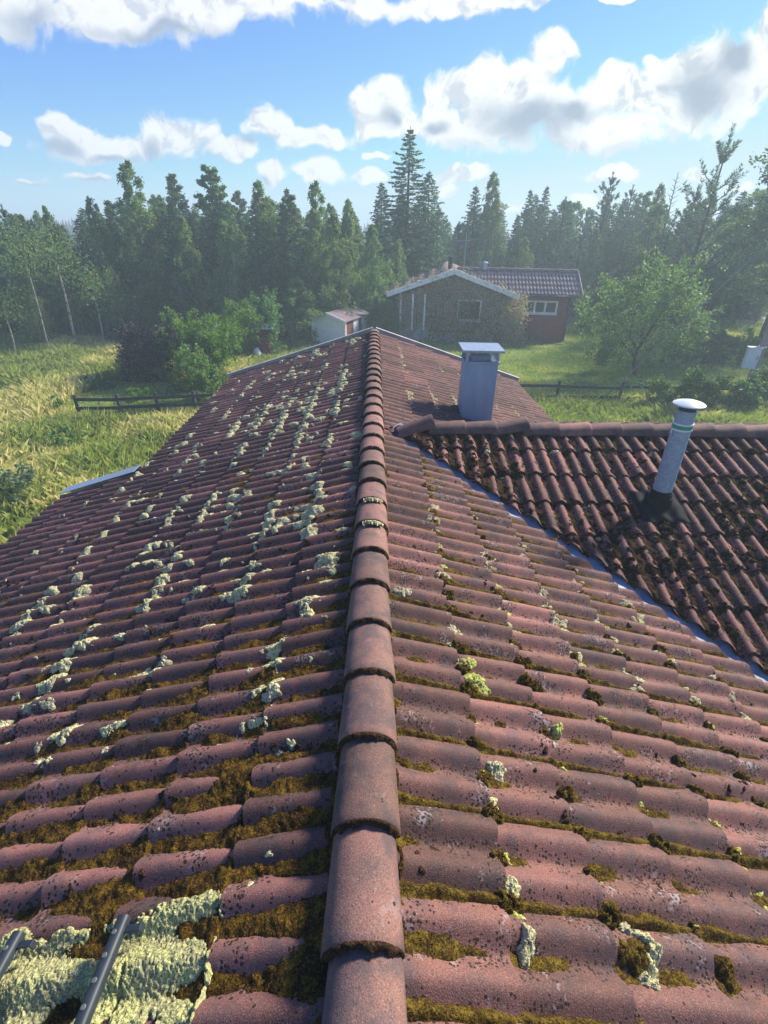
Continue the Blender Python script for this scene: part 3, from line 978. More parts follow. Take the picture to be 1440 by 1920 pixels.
r9 = np.random.default_rng(99)
for k in range(0, 18):
    for e in RIGHT.edges[:6]:
        u = RIGHT.u0 - WAVE / 2 + k * 2 * WAVE
        if u + e * CA > 5.2 or u < -0.3: continue
        for du in (0, WAVE):
            pr = 0.95 if du == 0 else 0.6
            if r9.random() > pr: continue
            s_ = r9.uniform(0.5, 1.0)
            ch_.append(dome(RIGHT, u + du + r9.normal(0, .006), e + 0.036 * s_ + 0.004, 0.046 * s_, 0.066 * s_ * r9.uniform(.7, 1.3), 0.058 * s_, 0.006 if u < 2.4 else 0.012, int(r9.integers(1e6))))
ch_.append(dome(RIGHT, 0.73, 1.005, 0.055, 0.05, 0.022, 0.005, 5)); ch_.append(dome(RIGHT, 0.735, 0.955, 0.04, 0.035, 0.018, 0.005, 6)); ch_.append(dome(RIGHT, 0.715, 1.36, 0.05, 0.045, 0.03, 0.005, 7))
tag(joined('moss', ch_, M['moss_olive_right']), 'olive moss cushions in the tile joints of the right roof slope, beside the ridge', 'moss', kind='stuff')

def crumbs(sl, n, u0, u1, q0, q1, smin, smax, seed, ok, res=0.006, th_n=0.5, tro=0.35):
    r = np.random.default_rng(seed); out = []
    u = r.uniform(u0, u1, n); q = r.uniform(q0, q1, n)
    den = vnoise(u * 2.2 + 7, q * 2.2 + 11, seed % 50, 3) + tro * (-sl.prof(u) / AMP) + 0.12 * (since_edge(sl, q) < 0.04)
    for k in np.nonzero((den > th_n + 0.12) & ok(u, q))[0]:
        s_ = smin + (smax - smin) * r.random() ** 2.5
        out.append(dome(sl, u[k], q[k], s_ * r.uniform(.7, 1.1), s_ * r.uniform(.9, 1.5), s_ * r.uniform(.5, .9), res, int(r.integers(1e6)), 0.6))
    return out


ch_ = [field(WING, 0.3, 6.2, 0.12, 3.2, 0.014, moss_wing, '', None)]
ch_ += crumbs(WING, 9000, 0.5, 6.0, 0.12, 3.1, 0.010, 0.036, 401, lambda u, q: u + (YR - q * CA) > 5.54, 0.010, 0.42, 0.30)
tag(joined('moss', ch_, M['moss_brown']), 'dark brown moss on the tiles of the wing around the vent pipe', 'moss', kind='stuff')

ch_ = crumbs(LEFT, 5200, 0.3, 4.6, 0.15, 4.2, 0.005, 0.017, 402, lambda u, q: u > 0, 0.005, 0.52, 0.30)
ch_ += crumbs(RIGHT, 4200, 0.4, 4.6, 0.15, 3.0, 0.004, 0.014, 403, lambda u, q: u + q * CA < 5.2, 0.005, 0.55, 0.26)
tag(joined('moss', ch_, M['moss_brown']), 'dark crumbs of moss scattered over the tiles on both sides of the ridge', 'moss', kind='stuff')

# moss lines along both sides of the ridge tiles
ch_ = []
for sl, m_ in ((LEFT, 1.0), (RIGHT, 0.55)):
    for y in np.arange(-0.3, 10.6, 0.05):
        if r9.random() < (0.9 if m_ == 1 else 0.6):
            s_ = r9.uniform(0.5, 1.1) * m_
            ch_.append(dome(sl, y, 0.128 + r9.normal(0, 0.006), 0.05, 0.022 * s_, 0.02 * s_, 0.006 if y < 2.5 else 0.012, int(r9.integers(1e6))))
tag(joined('moss', ch_, M['moss_olive']), 'thin line of olive moss along the foot of the ridge tiles', 'moss', kind='stuff')

# dark ragged strips in the laps of the ridge tiles
V = []; Fq = []; b = 0
for i in range(4, 36):
    y = -1.42 + i * 0.341
    if y > 10.6: break
    na, nr_ = 40, 5
    a, r_ = np.meshgrid(np.linspace(0.12, np.pi - 0.12, na), np.linspace(0, 1, nr_), indexing='ij')
    nz = vnoise(a * 6 + i * 7, r_ * 2, 51, 3)
    ww = 0.1105 + 0.012 * np.sin(r_ * np.pi) * nz * 1.6 - 0.006 * (r_ == 1) + 0.002
    P = np.stack([-ww * np.cos(a), y - 0.032 * r_ * (0.35 + nz) + 0.012, cz + (ww - 0.014) * np.sin(a) ** 0.92 + 0.001], -1)
    V.append(P.reshape(-1, 3)); k = np.arange(na - 1)[:, None] * nr_ + np.arange(nr_ - 1)[None, :]
    Fq.append(np.stack([k, k + 1, k + nr_ + 1, k + nr_], -1).reshape(-1, 4) + b); b += na * nr_
V.append(dome(LEFT, 10.93, 0.0, 0.001, 0.001, 0, .01, 1)[0] * 0 + np.array([0, 10.9, RZ - 0.1])); Fq.append(np.zeros((0, 4), int))
tag(np_mesh('moss', np.concatenate(V), np.concatenate(Fq), M['moss_brown']), 'dark ragged strips in the laps between the ridge tiles', 'moss', kind='stuff')

# lichen: lots of small pale cushions on the left slope, lying along the laps of the courses
ch_l = []; ch_y = []
r9 = np.random.default_rng(5)
cl_n = lambda u, q, s: float(vnoise(np.array([u * 1.6 + 9]), np.array([q * 2.2 + 3]), s, 2)[0])
for k in range(3000):
    e_i = int(r9.choice(9, p=[.17, .16, .15, .15, .12, .09, .07, .05, .04]))
    u = r9.uniform(1.6, 10.9)
    q = LEFT.edges[e_i] + abs(r9.normal(0.025, 0.035)) - 0.03 if r9.random() < 0.68 else LEFT.edges[e_i] - r9.uniform(0, 0.38)
    if q > QF - 0.1 and u > YS - 0.1: continue
    if cl_n(u * 1.6, q * 3.1, 61) < 0.50 + (0.05 if u < 2.2 else 0) - 0.05 * (2.6 < u < 8): continue
    s_ = (0.28 + 0.95 * r9.random() ** 1.9) * (0.95 if u < 6 else 1.05)
    wv = (u - LEFT.u0) / WAVE
    u2 = LEFT.u0 + (round(wv) + r9.normal(0.05, 0.22)) * WAVE
    ch_l.append(dome(LEFT, u2, q, 0.046 * s_, 0.064 * s_, 0.013 * s_ + 0.002, 0.005 if u < 3.2 else 0.014, int(r9.integers(1e6)), 0.5))
for k in range(1100):                                   # specks
    u = r9.uniform(0.3, 10.5); q = r9.uniform(0.2, 4.2)
    if q > QF - 0.1 and u > YS - 0.1: continue
    if cl_n(u, q, 62) < 0.47: continue
    s_ = r9.uniform(0.2, 0.55)
    ch_l.append(dome(LEFT, u, q, 0.036 * s_, 0.044 * s_, 0.012 * s_, 0.006 if u < 3 else 0.012, int(r9.integers(1e6)), 0.7))
tag(joined('lichen', ch_l, M['lichen']), 'many pale cushions of lichen in lines down the left roof slope', 'lichen', kind='stuff')
ch_l = []
for k in range(1000):
    e_i = int(r9.choice(6)); u = r9.uniform(1.9, 10.8)
    q = RIGHT.edges[e_i] + abs(r9.normal(0.03, 0.02))
    if abs(u - YR) < q * CA + 0.15 and u > YR - 1 or u + q * CA > 5.15 and u < YR: continue
    if cl_n(u, q, 63) < 0.44: continue
    s_ = r9.uniform(0.5, 1.2)
    u2 = RIGHT.u0 + (round((u - RIGHT.u0) / WAVE - 0.5) + 0.5 + r9.normal(0, 0.12)) * WAVE
    ch_l.append(dome(RIGHT, u2, q, 0.034 * s_, 0.050 * s_, 0.018 * s_, 0.007, int(r9.integers(1e6)), 0.6))
for k in range(34):
    u = r9.uniform(0.9, 6.0); e_i = int(r9.choice(4, p=[.5, .25, .15, .1])); q = WING.edges[e_i] + 0.04
    if u + (YR - q * CA) < 5.7: continue
    s_ = r9.uniform(0.3, 0.8)
    ch_l.append(dome(WING, u, q, 0.05 * s_, 0.05 * s_, 0.03 * s_, 0.012, int(r9.integers(1e6)), 0.6))
for k in range(150):
    e_i = int(r9.choice(5)); u = r9.uniform(0.75, 4.2); q = RIGHT.edges[e_i] + 0.045
    if u + q * CA > 5.1: continue
    s_ = r9.uniform(0.3, 0.95)
    u2 = RIGHT.u0 + (round((u - RIGHT.u0) / WAVE - 0.5) + 0.5 + r9.normal(0, 0.1)) * WAVE
    ch_y.append(dome(RIGHT, u2, q, 0.032 * s_, 0.048 * s_, 0.022 * s_, 0.006, int(r9.integers(1e6)), 0.6))
tag(joined('lichen', ch_y, M['lichen_yellow']), 'little yellow green lichen tufts in the tile joints of the right slope', 'lichen', kind='stuff')
tag(joined('lichen', ch_l, M['lichen_grey']), 'small grey green lichen cushions scattered over the right slope and the wing', 'lichen', kind='stuff')


def lichen_thing(sl, lst, label, mat, res=0.0045):
    chs = [dome(sl, u, q, ru, rq, h, res, 700 + int(u * 97 + q * 31), 0.45, a) for (u, q, ru, rq, h, a) in lst]
    o = joined('lichen_cushion', chs, mat)
    o['label'] = label; o['category'] = 'lichen'
    return o


def mat_h(U, Q, th):
    m_ = np.full_like(U, -1.0)
    for (u, q, ru, rq) in [(0.79, 0.66, 0.07, 0.13), (0.74, 0.72, 0.10, 0.14), (0.66, 0.62, 0.12, 0.10), (0.58, 0.58, 0.13, 0.075), (0.66, 0.88, 0.12, 0.07),
                           (0.72, 1.02, 0.085, 0.12), (0.66, 1.15, 0.09, 0.12), (0.50, 0.92, 0.14, 0.05), (0.72, 1.22, 0.08, 0.10), (0.48, 0.60, 0.10, 0.06), (0.72, 0.93, 0.10, 0.07), (0.60, 0.74, 0.10, 0.07), (0.80, 1.33, 0.05, 0.08), (0.79, 1.12, 0.035, 0.06), (0.84, 0.56, 0.04, 0.045), (0.66, 0.75, 0.08, 0.06), (0.42, 0.82, 0.10, 0.06)]:
        m_ = np.maximum(m_, 1 - ((U - u) / ru) ** 2 - ((Q - q) / rq) ** 2)
    edge = vnoise(U * 22, Q * 22, 71, 4) - 0.5
    m_ = m_ + 0.30 + edge * 0.8 + (vnoise(U * 75, Q * 75, 74, 2) - 0.5) * 0.55
    lump = vnoise(U * 60, Q * 60, 72, 2); tiny = vnoise(U * 150, Q * 150, 73, 2)
    hh = th * 0.72 - 0.002 + 0.022 * sstep(m_, 0.0, 0.6) + (0.008 * (lump - 0.5) + 0.011 * (tiny - 0.5)) * sstep(m_, 0, 0.3)
    return np.where(m_ > 0.02, np.maximum(hh, th + 0.002), -1)


v_, f_ = field(LEFT, 0.2, 1.0, 0.44, 1.5, 0.0034, mat_h, '', None)
tag(np_mesh('lichen_mat', v_, f_, M['lichen_mat']), 'large pale yellow green lichen mat under the ladder rails', 'lichen')
lichen_thing(RIGHT, [(0.80, 1.00, 0.024, 0.040, 0.03, 0), (0.775, 1.045, 0.03, 0.03, 0.03, 0), (0.735, 1.065, 0.034, 0.026, 0.03, 0), (0.695, 1.05, 0.034, 0.030, 0.03, 0), (0.665, 1.02, 0.028, 0.036, 0.028, 0)], 'crescent of pale lichen around brown moss, lowest big cushion on the right slope', M['lichen'])
lichen_thing(RIGHT, [(1.84, 0.585, 0.050, 0.050, 0.022, 0), (1.93, 0.575, 0.05, 0.042, 0.02, 0), (1.775, 0.615, 0.035, 0.055, 0.02, 0)], 'long bright yellow green lichen patch with three lobes, largest on the right slope', M['lichen_yellow'])
lichen_thing(RIGHT, [(1.625, 1.015, 0.03, 0.032, 0.03, 0)], 'round lemon yellow lichen cushion above a grey one', M['lichen_yellow'])
lichen_thing(RIGHT, [(1.535, 0.94, 0.035, 0.022, 0.018, 0)], 'narrow grey lichen cushion directly below the lemon yellow one', M['lichen_grey'])
lichen_thing(RIGHT, [(1.325, 0.605, 0.036, 0.050, 0.025, 0)], 'round pale lichen cushion beside a brown moss cushion on the second course', M['lichen'])
lichen_thing(RIGHT, [(1.17, 0.555, 0.025, 0.030, 0.02, 0)], 'small pale lichen cushion sitting above a line of olive moss', M['lichen'])
lichen_thing(RIGHT, [(0.87, 0.555, 0.032, 0.045, 0.024, 0)], 'frilly pale lichen tuft next to the first tile joint', M['lichen'])
lichen_thing(RIGHT, [(0.715, 0.575, 0.050, 0.034, 0.026, 0)], 'pale lichen strip on a moss lump at the lower tile joint', M['lichen'])
lichen_thing(RIGHT, [(2.40, 0.215, 0.03, 0.06, 0.02, 0)], 'grey lichen patch touching the right side of the ridge tiles', M['lichen_grey'])
lichen_thing(LEFT, [(2.27, 0.40, 0.07, 0.045, 0.03, 0.2)], 'thick pale green lichen cushion close to the ridge on the left slope', M['lichen'])
for y_, lab in ((2.995, 'white lichen fringe in the lap of a ridge tile, nearer of two'), (3.335, 'white lichen fringe in the lap of a ridge tile, farther of two')):
    V = []
    na, nr_ = 60, 8
    a, r_ = np.meshgrid(np.linspace(1.1, 2.35, na), np.linspace(0, 1, nr_), indexing='ij')
    nz = vnoise(a * 30, r_ * 6 + y_, 81, 2)
    ww = 0.113 + 0.016 * np.sin(r_ * np.pi) * (0.4 + nz)
    P = np.stack([-ww * np.cos(a), y_ - 0.045 * r_ * (0.5 + nz) + 0.006, cz + (ww - 0.012) * np.sin(a) ** 0.92 + 0.002], -1)
    k = np.arange(na - 1)[:, None] * nr_ + np.arange(nr_ - 1)[None, :]
    tag(np_mesh('lichen_cushion', P.reshape(-1, 3), np.stack([k, k + 1, k + nr_ + 1, k + nr_], -1).reshape(-1, 4), M['lichen']), lab, 'lichen')

# ladder whose two rails end on the lichen mat
lad = tag(empty('ladder', tuple(LEFT.P(0.78, 1.05, 0.03))), 'black metal ladder with drilled rails lying on the left slope at the lower left', 'ladder')
for q in (0.842, 1.262):
    rail = MB()
    y1 = 0.80 if q < 1 else 0.805
    a = Vector(LEFT.P(y1, q, 0.055)); b = Vector(LEFT.P(-0.9, q, 0.16))
    ax = (b - a).normalized(); sd_ = ax.cross(Vector(LEFT.n)).normalized(); up_ = sd_.cross(ax)
    R = Matrix((sd_, ax, up_)).transposed()
    n = 10
    prf = [(math.cos(t_) * 0.021, math.sin(t_) * 0.017) for t_ in np.linspace(0, math.pi, n)] + [(-0.021, -0.014), (0.021, -0.014)]
    L_ = (b - a).length
    vv = [a + R @ Vector((x, 0, z)) for x, z in prf] + [b + R @ Vector((x, 0, z)) for x, z in prf]
    m_ = len(prf)
    rail.add(vv, [tuple(range(m_)), tuple(range(2 * m_ - 1, m_ - 1, -1))] + [(i, i + m_, (i + 1) % m_ + m_, (i + 1) % m_) for i in range(m_)])
    ro = rail.build('rail', M['black_metal'], smooth=True)
    holes = MB()
    for k in range(20):
        c0 = a + ax * (0.05 + k * 0.062)
        holes.tube([c0 + up_ * 0.0166, c0 + up_ * 0.0195], [0.0085, 0.0070], 12)
    ho = holes.build('rivet', M['rivet'], smooth=True); tag(ho, kind='stuff')
    hk = MB(); hk.box(a + ax * 0.035 + sd_ * -0.045 + up_ * -0.008, (0.06, 0.022, 0.008), R)
    hk.box(a + ax * 0.035 + sd_ * -0.073 + up_ * -0.018, (0.008, 0.022, 0.028), R)
    hk_o = hk.build('hook', M['black_metal'], bevel=0.002)
    for o in (ro, hk_o):
        adopt(o, lad)
    ho.parent = ro; 
for k in range(3):
    rg = MB()
    y_ = 0.28 - 0.3 * k
    hgt = 0.055 + (0.8 - y_) / 1.7 * 0.105
    rg.tube([LEFT.P(y_, 0.842, hgt), LEFT.P(y_, 1.262, hgt)], 0.013, 10)
    adopt(rg.build('rung', M['black_metal'], smooth=True), lad)
# ------------------------------------------------------------------ trees and plants
def leaf_quads(C, D, L, Wd, r, jit=0.5, fold=0.0):
    """C centres (n,3), D long axis (n,3): one leaf-shaped quad (rhomb) each"""
    n = len(C)
    D = D / (np.linalg.norm(D, axis=1, keepdims=True) + 1e-9)
    X = r.normal(size=(n, 3))
    S_ = np.cross(D, X); S_ /= (np.linalg.norm(S_, axis=1, keepdims=True) + 1e-9)
    L = np.asarray(L).reshape(-1, 1) * r.uniform(0.7, 1.25, (n, 1)); Wd = np.asarray(Wd).reshape(-1, 1) * r.uniform(0.7, 1.25, (n, 1))
    a = C - D * L * 0.5; b = C + S_ * Wd * 0.5 - D * L * 0.05; c = C + D * L * 0.5; d = C - S_ * Wd * 0.5 - D * L * 0.05
    V = np.stack([a, b, c, d], 1).reshape(-1, 3)
    F_ = np.arange(4 * n).reshape(-1, 4)
    v = np.repeat(r.random(n), 4)
    return V, F_, v


def leaves(name, chunks, mat, parent):
    V = []; Fq = []; A = []; b = 0
    for (v, f, a) in chunks:
        V.append(v); Fq.append(f + b); A.append(a); b += len(v)
    return np_mesh(name, np.concatenate(V), np.concatenate(Fq), mat, {'v': np.concatenate(A)}, False, parent)


def branch_curve(p0, d, L, bend, n=6):
    t = np.linspace(0, 1, n)[:, None]
    return p0 + d * L * t + np.array([0, 0, 1.0]) * bend * L * t ** 2


def spruce(seed, h=10.0, r0=2.1, dens=1.0, bare=0.03):
    r = np.random.default_rng(seed)
    root = empty('spruce_tree', (0, 0, 0))
    mb = MB(); mb.tube([(0, 0, 0), (0.02, 0, h * 0.5), (0, 0.02, h)], [0.013 * h + 0.02, 0.008 * h, 0.012], 8)
    C = []; D = []; L_ = []
    nb = int(190 * dens)
    for i in range(nb):
        f = (i + r.random()) / nb
        z = h * (bare + (0.985 - bare) * f)
        tap = (1 - f) ** 0.78
        L = (r0 * tap + 0.10) * r.uniform(0.72, 1.15)
        a = i * 2.399 + r.normal(0, 0.3)
        up = 0.25 * f - 0.12
        d = np.array([math.cos(a), math.sin(a), up]); bend = -0.28 * (1 - f) + 0.05
        pts = branch_curve(np.array([0, 0, z]), d, L, bend, 5)
        if i % 2 == 0: mb.tube(pts, [0.022 * tap + 0.006, 0.018 * tap + 0.005, 0.012 * tap + 0.004, 0.008, 0.003], 4, False)
        m = int(14 + 46 * L / 2.0)
        t = r.uniform(0.08, 1.02, m) ** 0.8
        base = np.array([0, 0, z]) + d * L * t[:, None] + np.array([0, 0, 1.0]) * bend * L * (t ** 2)[:, None]
        side = np.array([-d[1], d[0], 0])
        w_ = (1.05 - t) * L * 0.42 + 0.05
        o = r.uniform(-1, 1, m)
        c = base + side * (o * w_)[:, None] + np.stack([np.zeros(m), np.zeros(m), -np.abs(r.normal(0, 0.07, m)) * (1 - f) - np.abs(o) * w_ * 0.25], -1)
        dd = d * 1.0 + side * (np.sign(o) * 0.9)[:, None] + r.normal(0, 0.25, (m, 3)) + np.array([0, 0, -0.35 * (1 - f)])
        C.append(c); D.append(dd); L_.append(np.full(m, 0.26 * (0.55 + 0.45 * tap)))
    C = np.concatenate(C); D = np.concatenate(D); L_ = np.concatenate(L_)
    tr = mb.build('trunk', M['bark'], root)
    leaves('crown', [leaf_quads(C, D, L_, L_ * 0.42, r), leaf_quads(C + r.normal(0, .04, C.shape), D + r.normal(0, .3, D.shape), L_ * 0.8, L_ * 0.35, r)], M['spruce_leaf'], root)
    return root, h


def birch(seed, h=10.0, r0=1.5, bare=0.12, leaf='birch_leaf', size=0.115, strands=720, droop=1.0, bark='birch_bark', shape=0.55):
    r = np.random.default_rng(seed)
    root = empty('birch_tree' if bark == 'birch_bark' else 'broadleaf_tree', (0, 0, 0))
    mb = MB()
    bx, by = r.normal(0, 0.02 * h, 2)
    def axis(z):
        f = z / h
        return np.array([bx * f * f + 0.1 * math.sin(f * 5 + seed), by * f * f + 0.1 * math.cos(f * 4 + seed) - 0.1, z])
    zs = np.linspace(0, h * 0.90, 9)
    mb.tube([axis(z) for z in zs], list(np.linspace(0.0125 * h, 0.012, 9)), 8)
    C = []; D = []
    nl = 46
    for i in range(nl):
        f = bare + (0.97 - bare) * (i + r.random()) / nl
        z = h * f
        g = (f - bare) / (1 - bare)
        prof_ = min(1.0, (g + 0.08) / 0.30) ** 0.5 * max(0.0, 1 - g) ** (1.55 - shape) * 1.25
        L = r0 * (0.045 + 0.98 * prof_) * r.uniform(0.6, 1.15)
        a = i * 2.399 + r.normal(0, 0.4)
        d = np.array([math.cos(a), math.sin(a), 0.9]); d /= np.linalg.norm(d)
        p0 = axis(z * 0.94)
        bend = -0.25 * droop
        pts = branch_curve(p0, d, L * 1.25, bend, 6)
        mb.tube(pts, [0.03 * (1.15 - g) + 0.006, 0.024 * (1.1 - g) + 0.005, 0.015, 0.010, 0.007, 0.003], 5, False)
        ns_ = int(strands / nl * (0.5 + L / r0))
        for s_ in range(ns_):
            t = r.uniform(0.25, 1.05)
            st = p0 + d * L * 1.25 * t + np.array([0, 0, 1]) * bend * L * 1.25 * t * t + r.normal(0, 0.13, 3) * L
            m = int(r.integers(14, 30))
            ln = r.uniform(0.35, 0.95) * droop * (0.25 + 0.80 * (1 - g)) + 0.14
            tt = np.linspace(0, 1, m)
            dr = r.normal(0, 0.20, 2) + d[:2] * 0.30
            c = st + np.stack([dr[0] * tt * ln, dr[1] * tt * ln, -ln * tt ** 1.25 * (0.9 if droop > 0.4 else 0.1) + 0.12 * ln * tt], -1) + r.normal(0, 0.055, (m, 3))
            C.append(c); D.append(np.tile([0, 0, -1.0], (m, 1)) * droop + r.normal(0, 0.6, (m, 3)))
    C = np.concatenate(C); D = np.concatenate(D)
    mb.build('trunk', M['bark_pale' if bark == 'birch_bark' else bark], root, smooth=True)
    leaves('crown', [leaf_quads(C, D, size, size * 0.72, r)], M[leaf], root)
    return root, h


def brush(p0, d, L, rad, n, r):
    """bottle-brush shoot of needles"""
    t = r.random(n)
    c0 = p0 + d * (L * t)[:, None]
    X = r.normal(size=(n, 3)); X -= d * (X @ d)[:, None]; X /= np.linalg.norm(X, axis=1, keepdims=True)
    dd = X + d * 0.9
    dd /= np.linalg.norm(dd, axis=1, keepdims=True)
    return c0 + dd * rad * 0.5, dd


def pine(seed, h=10.0, r0=1.9, shoots=330, young=False):
    r = np.random.default_rng(seed)
    root = empty('pine_tree', (0, 0, 0))
    mb = MB(); mb.tube([(0, 0, 0), (0.05, 0, h * .5), (0, 0, h * 0.96)], [0.014 * h, 0.009 * h, 0.02], 8)
    C = []; D = []
    L0 = 0.55 if young else 0.34; rad = 0.13 if young else 0.12
    nl = 30 if young else 52
    for i in range(nl):
        f = (0.12 if young else 0.2) + (0.78 if young else 0.78) * (i + r.random()) / nl
        L = r0 * ((1 - f) ** (0.7 if young else 0.55) * 0.95 + 0.12) * r.uniform(0.65, 1.15)
        a = i * 2.399 + r.normal(0, 0.3)
        d = np.array([math.cos(a), math.sin(a), 0.55 if young else 0.30]); d /= np.linalg.norm(d)
        p0 = np.array([0, 0, h * f * 0.93]); bend = 0.28 if young else 0.12
        pts = branch_curve(p0, d, L, bend, 5)
        mb.tube(pts, [0.035, 0.028, 0.02, 0.014, 0.008], 5, False)
        for s_ in range(max(3, int(shoots / nl * (0.4 + L / r0)))):
            t = r.uniform(0.3, 1.0)
            st = p0 + d * L * t + np.array([0, 0, 1]) * bend * L * t * t + r.normal(0, 0.15 if young else 0.22, 3) * (L * 0.5 + 0.2) * (0.3 if young and t > .8 else 1)
            sd_ = d * 0.55 + np.array([0, 0, 1.0]) * (1.1 if young else 0.75) + r.normal(0, 0.3, 3); sd_ /= np.linalg.norm(sd_)
            c, dd = brush(st, sd_, L0 * r.uniform(.6, 1.15), rad, 46, r)
            C.append(c); D.append(dd)
    for k in range(7 if young else 5):                      # top candles
        a = k * 1.257
        d = np.array([math.cos(a) * (0.45 if k else 0), math.sin(a) * (0.45 if k else 0), 1.0]); d /= np.linalg.norm(d)
        c, dd = brush(np.array([0, 0, h * 0.92]), d, (1.0 if young else 0.6) * (1.3 if k == 0 else 0.8), rad, 120, r)
        C.append(c); D.append(dd)
    C = np.concatenate(C); D = np.concatenate(D)
    mb.build('trunk', M['bark'], root)
    leaves('crown', [leaf_quads(C, D, rad * 1.25, 0.030, r)], M['pine_leaf'], root)
    return root, h


def bushy(name, seed, centers, leaf, size, mat, stems=None, bark='bark_grey', parent_loc=(0, 0, 0), flat=0.5):
    """centers: list of (x, y, z, radius, n leaves) clumps around the local origin; stems: list of point lists"""
    r = np.random.default_rng(seed)
    root = empty(name, parent_loc)
    C = []; D = []
    tips = []
    for (x, y, z, rad, n) in centers:
        k = max(3, n // 45)
        sub = r.normal(0, 0.50, (k, 3)); ln = np.linalg.norm(sub, axis=1, keepdims=True)
        sub = sub / np.maximum(1, ln / 0.95) * rad
        for s_ in sub:
            m = n // k
            t = r.random((m, 1))
            dr = s_ / (np.linalg.norm(s_) + 1e-6) + r.normal(0, 0.4, 3) + np.array([0, 0, 0.25])
            ln = rad * r.uniform(0.25, 0.6)
            c = np.array([x, y, z]) + s_ + dr * ln * (t - 0.3) + r.normal(0, 0.11 * rad + 0.02, (m, 3))
            C.append(c); D.append(np.tile(dr, (m, 1)) + r.normal(0, 0.7, (m, 3)))
    C = np.concatenate(C); D = np.concatenate(D)
    C[:, 2] = np.maximum(C[:, 2], 0.02)
    mb = MB()
    for st in stems or []:
        pts, w0 = st
        n = len(pts)
        mb.tube(pts, [w0 * (1 - 0.85 * i / (n - 1)) for i in range(n)], 6, False)
    mb.build('trunk' if name.endswith('tree') else 'stem', M[bark], root, smooth=True)
    leaves('crown' if name.endswith('tree') else 'foliage', [leaf_quads(C, D, size, size * 0.6, r)], M[mat], root)
    return root


def auto_stems(centers, base_n, seed, w0=0.05):
    r = np.random.default_rng(seed)
    out = []
    for (x, y, z, rad, n) in centers:
        b = r.normal(0, 0.08, 2)
        out.append(([(b[0], b[1], 0), (x * 0.35 + r.normal(0, .05), y * 0.35 + r.normal(0, .05), z * 0.45), (x, y, z)], w0 * r.uniform(.5, 1)))
    return out


def blob_bush(seed, w, d, h, n, clumps=14, low=0.15, top=0.9):
    """random clumps inside an egg of width w, depth d, height h"""
    r = np.random.default_rng(seed)
    out = []
    for i in range(clumps):
        a = r.uniform(0, 2 * math.pi); f = r.uniform(0, 1) ** 0.6
        z = h * r.uniform(low, top)
        g = math.sqrt(max(0.05, 1 - ((z / h - 0.45) / 0.62) ** 2))
        out.append((math.cos(a) * f * w / 2 * g * 0.8, math.sin(a) * f * d / 2 * g * 0.8, z, 0.22 * min(w, h) * r.uniform(0.7, 1.25), n // clumps))
    return out


PROTO = {}


def get(kind):
    """first call builds the tree; later ones copy it"""
    if kind not in PROTO:
        s0, fn, kw = KINDS[kind]
        root, h = fn(s0, **kw)
        PROTO[kind] = (root, h)
        return root, h
    root, h = PROTO[kind]
    return copy_tree(root), h


KINDS = {
    'spruce_a': (1, spruce, dict(h=11.0, r0=2.5)),
    'spruce_b': (2, spruce, dict(h=9.0, r0=1.8, dens=0.9)),
    'spruce_c': (3, spruce, dict(h=9.0, r0=2.6, dens=1.0)),
    'birch_a': (4, birch, dict(h=10.5, r0=2.0)),
    'birch_b': (5, birch, dict(h=9.5, r0=1.6, bare=0.16, strands=620)),
    'birch_c': (6, birch, dict(h=9.0, r0=1.9, bare=0.06, shape=0.7)),
    'aspen_a': (7, birch, dict(h=10.5, r0=1.7, bare=0.12, leaf='aspen_leaf', size=0.15, droop=0.25, bark='bark_grey', shape=0.8)),
    'aspen_b': (8, birch, dict(h=9.5, r0=1.3, bare=0.1, leaf='aspen_leaf', size=0.14, droop=0.2, bark='bark_grey', shape=0.6)),
    'pine_a': (9, pine, dict(h=9.5, r0=1.9)),
    'pine_b': (10, pine, dict(h=8.0, r0=1.6, shoots=260)),
    'pine_y': (11, pine, dict(h=7.5, r0=2.0, shoots=170, young=True)),
}
GROUPS = {'spruce': 'spruces of the forest', 'birch': 'birches of the forest', 'aspen': 'broadleaf trees of the forest', 'pine': 'pines of the forest'}


def place(kind, x, y, h, wf=1.0, label=None, rot=None, ground=0.0):
    o, h0 = get(kind)
    o.location = (x, y, float(ground_h(x, y)) + ground - 0.05)
    if kind[:5] in ('birch', 'aspen'): h *= 1.07
    s_ = h / h0
    o.scale = (s_ * wf, s_ * wf, s_)
    o.rotation_euler = (0, 0, rot if rot is not None else random.uniform(0, 6.28))
    k = kind.split('_')[0]
    tag(o, label, {'spruce': 'spruce', 'birch': 'birch', 'aspen': 'tree', 'pine': 'pine'}[k], GROUPS[k])
    return o


def tree_px(kind, px, top, y, wf=1.0, label=None, rot=None):
    p = on_y(px, top, y)
    return place(kind, float(p[0]), y, float(p[2]), wf, label, rot)


